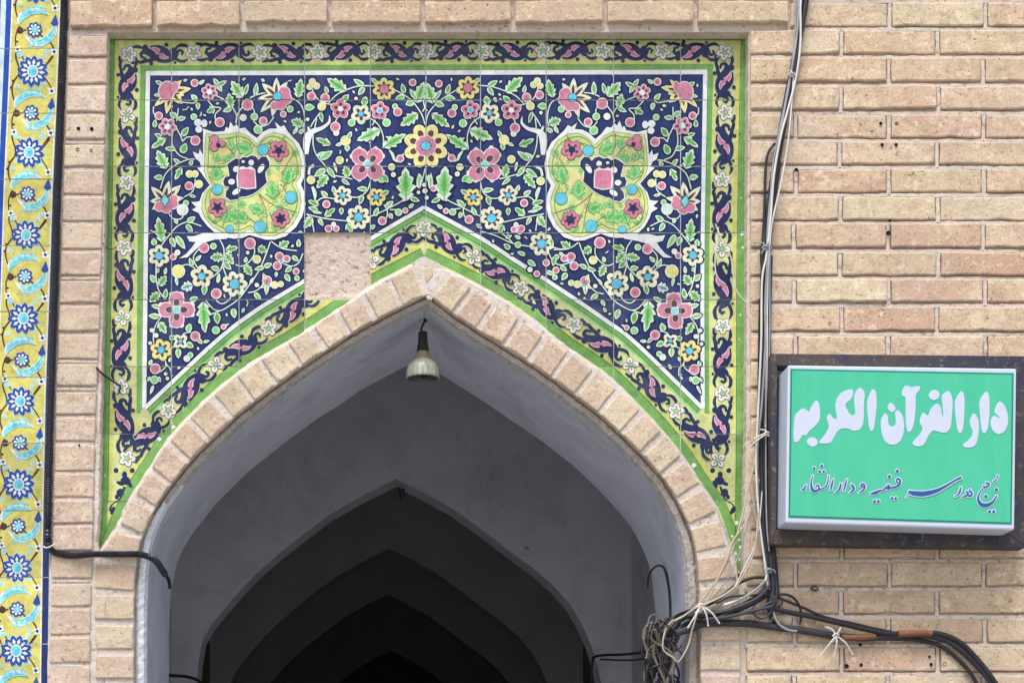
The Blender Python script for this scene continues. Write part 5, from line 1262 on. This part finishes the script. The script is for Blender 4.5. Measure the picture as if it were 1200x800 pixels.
cable([(896, 680), (886, 690), (872, 699), (858, 706), (846, 710)], 1.0, M_GREY, 'thin grey cable beside the short white one at the bundle foot', y=-.034)
cable([(893, 700, -.01), (882, 712), (886, 722), (896, 724), (903, 716), (908, 700)], 1.2, M_BLACK2, 'small hanging cable loop left of the bundle foot', y=-.03)
for i in range(5):
    r_ = random.Random(40+i)
    cable([(903+i*1.3-2, 648+r_.uniform(-6, 4)), (904+i*1.5-3, 668), (906+i*2-4, 690+r_.uniform(-3, 3)), (905+i*1.8-5, 710+r_.uniform(-4, 4)), (902+i*1.2, 722+r_.uniform(-4, 4))], 2.0, M_BLACK if i % 2 else M_BLACK2,
          'black cable end strapped at the foot of the bundle', y=-.016-.004*(i % 3), group='cable ends strapped at the bundle foot')
# tangle at the doorway edge
T_ = Mesh(); T2 = Mesh()
rnd = random.Random(77)
for i in range(40):
    x0 = rnd.uniform(765, 798); y0 = rnd.uniform(722, 740); x1 = rnd.uniform(752, 790); y1 = rnd.uniform(755, 780); x2 = rnd.uniform(758, 800); y2 = rnd.uniform(790, 840)
    dd = rnd.uniform(-.03, .12)
    V, F = tube('x', [(x0, y0, dd-.02), ((x0+x1)/2+rnd.uniform(-14, 8), (y0+y1)/2, dd), (x1, y1, dd), ((x1+x2)/2+rnd.uniform(-9, 9), (y1+y2)/2, dd), (x2, y2, dd+.02)], rnd.choice([.7, .9, 1.1, 1.5, 2.2]), None, raw=True, seg=6)
    (T_ if i % 3 else T2).add(V, F)
for i in range(15):
    cx, cy = rnd.uniform(760, 790), rnd.uniform(735, 770); ra, rb = rnd.uniform(6, 14), rnd.uniform(8, 18); dd = rnd.uniform(-.02, .08); ph = rnd.uniform(0, 6)
    V, F = tube('x', [(cx+ra*math.cos(ph+t*.75), cy+rb*math.sin(ph+t*.75), dd+.004*t) for t in range(rnd.randint(5, 8))], rnd.choice([.9, 1.2]), None, raw=True, seg=6); T2.add(V, F)
tg = thing('wire_tangle', 'tangle of black and brownish wires hanging at the right edge of the doorway', 'wire tangle', loc=W(780, 760, 0))
for mm, mt in ((T_, M_BLACK), (T2, M_DIRTY)):
    o = adopt(tg, link('wires', mm.v, mm.f, mt, smooth=True)); o['kind'] = 'stuff'
cable([(790, 725, -.03), (781, 735, -.03), (777, 750), (778, 762), (789, 770), (795, 775), (806, 757), (811, 738), (818, 715)], 1.0, M_BEIGE, 'beige wire hanging in a sharp V in front of the tangle', y=-.035)
cable([(757, 735, 0), (755, 752, 0), (760, 766, 0), (769, 769, 0), (777, 760, 0), (780, 745, 0)], 1.1, M_DIRTY, 'brownish wire loop on the left of the tangle', y=0)
cable([(759, 688, .30), (760, 676, .29), (765, 666, .28), (773, 662, .27), (779, 667, .26), (783, 685, .24), (785, 705, .22), (785, 735, .20)], 1.4, M_BLACK, 'black cable hooking up the grey reveal above the tangle')
cable([(776, 663, .26), (782, 672, .25), (788, 690, .23), (792, 712, .21)], .6, M_BLACK2, 'thin dark wire falling beside the hooked cable')
cable([(765, 762, .4), (735, 766, 1.0), (700, 768, 1.40), (694, 776, 1.42), (693, 800, 1.42), (693, 830, 1.42)], 2.0, M_BLACK, 'black cable crossing the passage wall at lower right')
cable([(765, 769, .4), (740, 773, 1.0), (704, 772, 1.41)], 1.4, M_BLACK2, 'thinner cable just below the one crossing the passage wall')
cable([(196, 791, .455), (205, 791, 1.0), (222, 793, 1.40), (235, 799, 1.42), (240, 815, 1.42)], 2.6, M_BLACK, 'black cable at the lower left inside the doorway')
cable([(113, 431, 0), (119, 437, .0), (127, 443, .026), (136, 449, .030), (141, 452, .032), (139, 461, .034)], 1.2, M_BLACK, 'short black wire sticking out over the left border tiles')
cable([(120, 284, .0), (124, 290, .02), (131, 292, .034), (137, 289, .036)], .5, M_BLACK, 'hair thin black wire over the left green border')

# ------------------------------------------------------------------ lamp in the arch
M_BAKE = plain('socket_rubber', (40, 38, 36), .8, bumps=(90, .5))
def lamp_mat():
    m, t, n, l, b = newmat('lamp_glass'); tc = n.new('ShaderNodeTexCoord')
    mp = n.new('ShaderNodeMapping'); mp.inputs['Scale'].default_value = (60, 60, 6); l.new(tc.outputs['Object'], mp.inputs[0])
    c = mixc(n, l, ramp(n, l, noise(n, l, mp.outputs[0], 2, 4, .7), [(.35, 0), (.65, 1)]), lin((196, 200, 186)), lin((150, 148, 128)))
    l.new(c, b.inputs['Base Color']); b.inputs['Roughness'].default_value = .35; return m
M_LAMP = lamp_mat(); M_LAMPIN = plain('lamp_inside', (84, 84, 84), .3, .3); M_LAMPN = plain('lamp_neck', (150, 134, 112), .6)
yl = .10; LP = W(495.5, 410, yl)
lamp = thing('hanging_lamp', 'dusty reflector bulb in a black socket hanging from the arch apex', 'lamp', loc=LP)
def lathe(name, prof, mat, parent, seg=28, flute=0):
    V = []; F = []; m = len(prof)
    for r, z in prof:
        for k in range(seg):
            a = 2*math.pi*k/seg; rr = r*(1+(flute if k % 2 else 0)*(1 if r > 12 else 0)); V.append(Vector((rr/520*math.cos(a), rr/520*math.sin(a), -z/520)))
    for i in range(m-1):
        for k in range(seg): F.append((i*seg+k, (i+1)*seg+k, (i+1)*seg+(k+1) % seg, i*seg+(k+1) % seg))
    o = link(name, V, F, mat, parent, smooth=True); return o
lathe('socket', [(0, -22), (4.2, -22), (5.4, -20.5), (5.8, -10), (7, -2), (7.3, 1), (6, 1.6), (0, 1.6)], M_BAKE, lamp)
lathe('bulb_neck', [(5.6, .5), (6.4, 3), (7.6, 6.5), (9.2, 9.5), (11, 12)], M_LAMPN, lamp)
lathe('reflector', [(11, 12), (14, 14), (17, 17.5), (19, 22), (19.8, 27), (20.2, 32), (19.8, 34), (18.6, 34.4)], M_LAMP, lamp, 40, .012)
lathe('bulb_glass', [(18.6, 34.4), (17.6, 33), (14, 30), (8, 28), (0, 27)], M_LAMPIN, lamp)
for dx, h in ((-3, 4), (0, 7), (4, 5), (2, 3)):
    adopt(lamp, tube('filament_post', [(495.5+dx, 436, yl-.008), (495.5+dx*1.1, 437+h, yl-.01)], .9, M_BAKE))
adopt(lamp, tube('cord', [(497, 374, .13), (498, 375.5, .125), (496, 380, .115), (493.5, 386, .105), (494.5, 391, yl)], 1.3, M_BLACK))
tag(tube('ceiling_hook', [(492, 375, .14), (494, 373, .13), (498, 373.5, .125), (500, 377, .12)], 1.0, M_BLACK), 'small dark hook in the plaster above the lamp', 'hook')
hk = thing('ceiling_fitting', 'small dark fitting under the second pointed arch of the passage', 'fitting', loc=W(470, 575, 1.55))
adopt(hk, tube('bracket', [(466, 571, 1.55), (469, 574, 1.55), (474, 573, 1.55)], 2, M_BLACK)); adopt(hk, tube('post', [(469, 573, 1.55), (469, 584, 1.55)], 1.5, M_BLACK)); adopt(hk, tube('post', [(473, 574, 1.55), (473, 581, 1.55)], 1.2, M_BLACK))

# ------------------------------------------------------------------ sign
M_SWHITE = plain('sign_white', (200, 212, 232), .35, var=.04); M_SGREEN = None
def sgreen():
    m, t, n, l, b = newmat('sign_green'); g_ = n.new('ShaderNodeNewGeometry'); v = g_.outputs['Position']
    mp = n.new('ShaderNodeMapping'); mp.inputs['Scale'].default_value = (14, 1, 2.5); l.new(v, mp.inputs[0])
    c = mixc(n, l, ramp(n, l, noise(n, l, mp.outputs[0], 2, 5, .7), [(.3, 0), (.7, 1)]), lin((72, 190, 152)), lin((86, 198, 160)))
    c = mixc(n, l, ramp(n, l, noise(n, l, v, 5, 3, .6), [(.5, 0), (.8, .5)]), c, lin((78, 198, 170)))
    l.new(c, b.inputs['Base Color']); b.inputs['Roughness'].default_value = .4; b.inputs['Specular IOR Level'].default_value = .25; return m
M_SGREEN = sgreen()
M_SDK = plain('sign_border_green', (14, 132, 110), .4, var=.05); M_SBLUE = plain('sign_blue', (16, 86, 158), .4, var=.1); M_SLAV = plain('sign_lavender', (204, 211, 232), .4, var=.03)
sign = thing('light_box_sign', 'green and white light box sign with Persian lettering on the brick wall', 'sign', loc=W(1050, 640, -.02))
def prism(name, front, yf, yb, mat, parent, bevel=0, taper=0):
    n = len(front); A_ = [W(u, v, yf) for u, v in front]; c = sum(A_, Vector())/n
    V = A_ + [Vector((p.x, yb, p.z)) for p in A_]
    F = [tuple(range(n)), tuple(range(2*n-1, n-1, -1))] + [(i, n+i, n+(i+1) % n, (i+1) % n) for i in range(n)]
    o = link(name, V, F, mat); adopt(parent, o)
    if bevel:
        mod = o.modifiers.new('bevel', 'BEVEL'); mod.width = bevel; mod.segments = 2; mod.limit_method = 'ANGLE'
    return o
# iron cradle: four bars around the box
fo = [(903.5, 414), (1204, 417), (1203, 641), (904, 637)]; fi = [(911, 428), (1180, 431), (1178, 622), (910, 620)]
yfr = -.052
for k in range(4):
    a, b = k, (k+1) % 4
    prism('frame_bar', [fo[a], fo[b], fi[b], fi[a]], yfr-.0004*k, -.006, M_IRON, sign, .0015)
YF = -.125
face = [(923.5, 427.5), (1191.5, 431.5), (1189, 620.5), (920.5, 612.5)]
body = prism('box_body', face, YF, -.010, M_SWHITE, sign, .004)
LH = [0]
def on_face(poly, h, mat, name, parent, convex=False):
    LH[0] += 1; h += (LH[0] % 60)*8e-6
    P = [Vector((p[0], p[1], 0)) for p in poly]
    T = [tuple(range(len(poly)))] if convex else tessellate_polygon([P])
    A_ = [W(p.x, p.y, YF-h) for p in P]; n = len(A_)
    V = A_ + [p+Vector((0, h*.8 if h < .002 else .001, 0)) for p in A_]
    F = [tuple(t) for t in T] + [(i, (i+1) % n, n+(i+1) % n, n+i) for i in range(n)]
    return adopt(parent, link(name, V, F, mat))
on_face([(926.4, 432), (1188, 437), (1185.6, 614), (924, 606)], .0008, M_SDK, 'border_line', sign)
on_face([(928.4, 434), (1186, 439), (1183.8, 611.8), (926, 603.8)], .0014, M_SGREEN, 'face_panel', sign)
def q4(pts): return [(900+x/4, 400+y/4) for x, y in pts]
def rounded(pts, it=2):
    for _ in range(it):
        out = []
        for i in range(len(pts)):
            a, b = pts[i], pts[(i+1) % len(pts)]
            out.append((a[0]*.78+b[0]*.22, a[1]*.78+b[1]*.22)); out.append((a[0]*.22+b[0]*.78, a[1]*.22+b[1]*.78))
        pts = out
    return pts
glyphs = [
 [(125, 345), (150, 320), (165, 310), (195, 332), (200, 308), (225, 272), (240, 288), (246, 330), (241, 375), (216, 400), (190, 422), (178, 442), (165, 435), (155, 448), (142, 470), (122, 472), (119, 440), (121, 390)],
 [(180, 468), (192, 450), (212, 446), (234, 462), (232, 482), (212, 494), (190, 486)],
 [(272, 355), (290, 335), (305, 360), (326, 366), (314, 305), (322, 265), (345, 236), (385, 222), (400, 228), (396, 265), (366, 288), (362, 300), (372, 322), (388, 345), (404, 346), (410, 335), (405, 295), (403, 250), (425, 214), (446, 224), (455, 245), (448, 300), (450, 350), (445, 390), (430, 414), (400, 420), (375, 406), (345, 406), (325, 420), (306, 455), (295, 476), (245, 479), (238, 470), (265, 440), (287, 402), (280, 372)],
 [(463, 285), (478, 238), (495, 218), (508, 240), (510, 300), (502, 370), (496, 412), (483, 422), (474, 405), (467, 340)],
 [(556, 310), (575, 281), (602, 310), (582, 337)],
 [(529, 400), (529, 365), (547, 333), (562, 345), (563, 388), (580, 400), (600, 390), (598, 352), (594, 330), (610, 318), (632, 345), (640, 400), (630, 452), (610, 477), (580, 486), (550, 472), (535, 440)],
 [(625, 242), (637, 210), (655, 205), (670, 215), (700, 208), (717, 210), (706, 235), (691, 247), (693, 300), (688, 360), (680, 400), (669, 422), (655, 425), (648, 400), (645, 350), (645, 300), (644, 256), (632, 257)],
 [(751, 250), (765, 229), (785, 224), (806, 240), (800, 266), (780, 276), (761, 270)],
 [(712, 360), (727, 328), (750, 352), (760, 318), (787, 288), (810, 300), (816, 350), (823, 350), (816, 280), (815, 250), (845, 227), (863, 255), (866, 290), (861, 365), (856, 405), (835, 429), (800, 423), (776, 414), (756, 432), (742, 462), (727, 489), (690, 491), (673, 476), (700, 447), (715, 430), (727, 405), (712, 385)],
 [(874, 280), (890, 250), (908, 229), (921, 250), (921, 320), (918, 380), (912, 420), (900, 433), (887, 415), (879, 350)],
 [(944, 370), (960, 336), (973, 340), (988, 370), (989, 410), (986, 440), (976, 480), (960, 496), (925, 497), (909, 485), (935, 465), (955, 445), (961, 420), (949, 395)],
 [(989, 280), (1005, 253), (1025, 230), (1038, 255), (1039, 340), (1031, 410), (1016, 434), (1000, 417), (994, 340)],
 [(1044, 365), (1060, 344), (1086, 361), (1084, 352), (1062, 334), (1062, 322), (1074, 290), (1087, 278), (1110, 298), (1124, 340), (1127, 380), (1112, 420), (1082, 437), (1056, 422), (1043, 392)]]
for gl in glyphs: on_face(rounded(q4(gl), 2), .0022, M_SLAV, 'letter', sign)
def stroke_poly(pts, grow=0):
    Q = catmull([(p[0], p[1], p[2]+grow*2) for p in pts], 6); L = []; R = []
    for i, q in enumerate(Q):
        a = Q[max(0, i-1)]; b = Q[min(len(Q)-1, i+1)]; dx, dy = b[0]-a[0], b[1]-a[1]; d = math.hypot(dx, dy) or 1
        wq = max(6, q[2]*1.18)/2; L.append((q[0]-dy/d*wq, q[1]+dx/d*wq)); R.append((q[0]+dy/d*wq, q[1]-dx/d*wq))
    return L, R
def sign_strokes(strokes, ox, sc, mats):
    for st in strokes:
        for (mt, h, grow) in mats:
            if len(st) == 1:
                x, y, r = st[0]; r += grow
                poly = [(x+r*math.cos(t*.785+.4), y+r*1.1*math.sin(t*.785+.4)) for t in range(8)]
                on_face([(ox+a/sc, 530+b/sc) for a, b in poly], h, mt, 'letter', sign, True)
            else:
                s2 = list(st)
                if grow:   # lengthen the halo
                    a, b = st[0], st[1]; d = math.hypot(a[0]-b[0], a[1]-b[1]); s2[0] = (a[0]+(a[0]-b[0])/d*grow, a[1]+(a[1]-b[1])/d*grow, a[2])
                    a, b = st[-1], st[-2]; d = math.hypot(a[0]-b[0], a[1]-b[1]); s2[-1] = (a[0]+(a[0]-b[0])/d*grow, a[1]+(a[1]-b[1])/d*grow, a[2])
                L, R = stroke_poly(s2, grow); V = []; F = []; LH[0] += 1; h2 = h+(LH[0] % 60)*8e-6
                for SD in (L, R):
                    for ii, p in enumerate(SD): V.append(W(ox+p[0]/sc, 530+p[1]/sc, YF-h2-ii*7e-6))
                n = len(L); F = [(i, i+1, n+i+1, n+i) for i in range(n-1)]
                adopt(sign, link('letter', V, F, mt))
sA = [[(165, 375, 8), (190, 365, 14), (212, 322, 7)], [(278, 232, 6), (262, 300, 12), (268, 355, 20), (292, 385, 22), (330, 375, 16), (342, 345, 12), (325, 325, 10), (308, 345, 8)], [(330, 374, 10), (390, 352, 9), (425, 312, 9), (438, 228, 6)],
      [(292, 157, 13)], [(369, 132, 13)], [(348, 190, 13)], [(390, 190, 12)], [(484, 265, 6), (468, 330, 14), (458, 382, 7)], [(562, 305, 8), (552, 355, 15), (530, 385, 10), (502, 398, 6)], [(622, 266, 6), (606, 320, 13), (590, 388, 8)],
      [(662, 315, 8), (686, 345, 18), (682, 380, 15), (645, 406, 6)], [(786, 342, 10), (762, 340, 12), (772, 314, 12), (796, 325, 16), (790, 370, 13), (738, 408, 6)],
      [(858, 412, 10), (915, 400, 24), (958, 378, 12), (985, 380, 10), (1012, 352, 16), (1045, 345, 18), (1030, 318, 10)], [(1030, 372, 12), (1065, 350, 14), (1110, 345, 15), (1148, 315, 18), (1155, 275, 14), (1128, 262, 12), (1118, 290, 10), (1140, 300, 8)],
      [(1048, 240, 15)], [(1128, 185, 15)], [(1075, 457, 13)], [(1112, 460, 13)], [(900, 490, 14)], [(938, 488, 14)]]
sB = [[(125, 388, 14), (165, 405, 36), (220, 412, 42), (290, 412, 42), (400, 385, 32), (470, 352, 22), (540, 312, 16), (600, 275, 15), (657, 250, 18)], [(98, 452, 4), (112, 430, 5), (130, 405, 10)], [(652, 345, 10), (640, 395, 17), (618, 425, 10), (586, 438, 6)],
      [(746, 366, 8), (736, 390, 12), (756, 396, 16), (762, 418, 16), (744, 436, 18), (724, 430, 14)], [(706, 384, 8), (724, 412, 15), (700, 434, 14), (662, 447, 5)], [(872, 335, 8), (905, 345, 13), (938, 312, 12), (900, 300, 10)],
      [(915, 332, 6), (862, 375, 8), (832, 425, 11), (826, 470, 18), (848, 512, 28), (885, 530, 34), (940, 518, 26), (982, 485, 16), (1012, 432, 8)], [(903, 438, 15)], [(1010, 370, 15)], [(940, 592, 15)], [(982, 592, 15)], [(975, 285, 8), (1000, 278, 8), (1010, 262, 7)], [(1012, 258, 7), (1024, 228, 10)]]
for ss, ox in ((sA, 920), (sB, 1050)):
    sign_strokes(ss, ox, 8.571, [(M_SLAV, .0020, 9)]); sign_strokes(ss, ox, 8.571, [(M_SBLUE, .0027, 0)])
print('bricks', nb[0], 'objects', len(bpy.data.objects), 'tris', sum(len(o.data.polygons) for o in bpy.data.objects if o.type == 'MESH'))
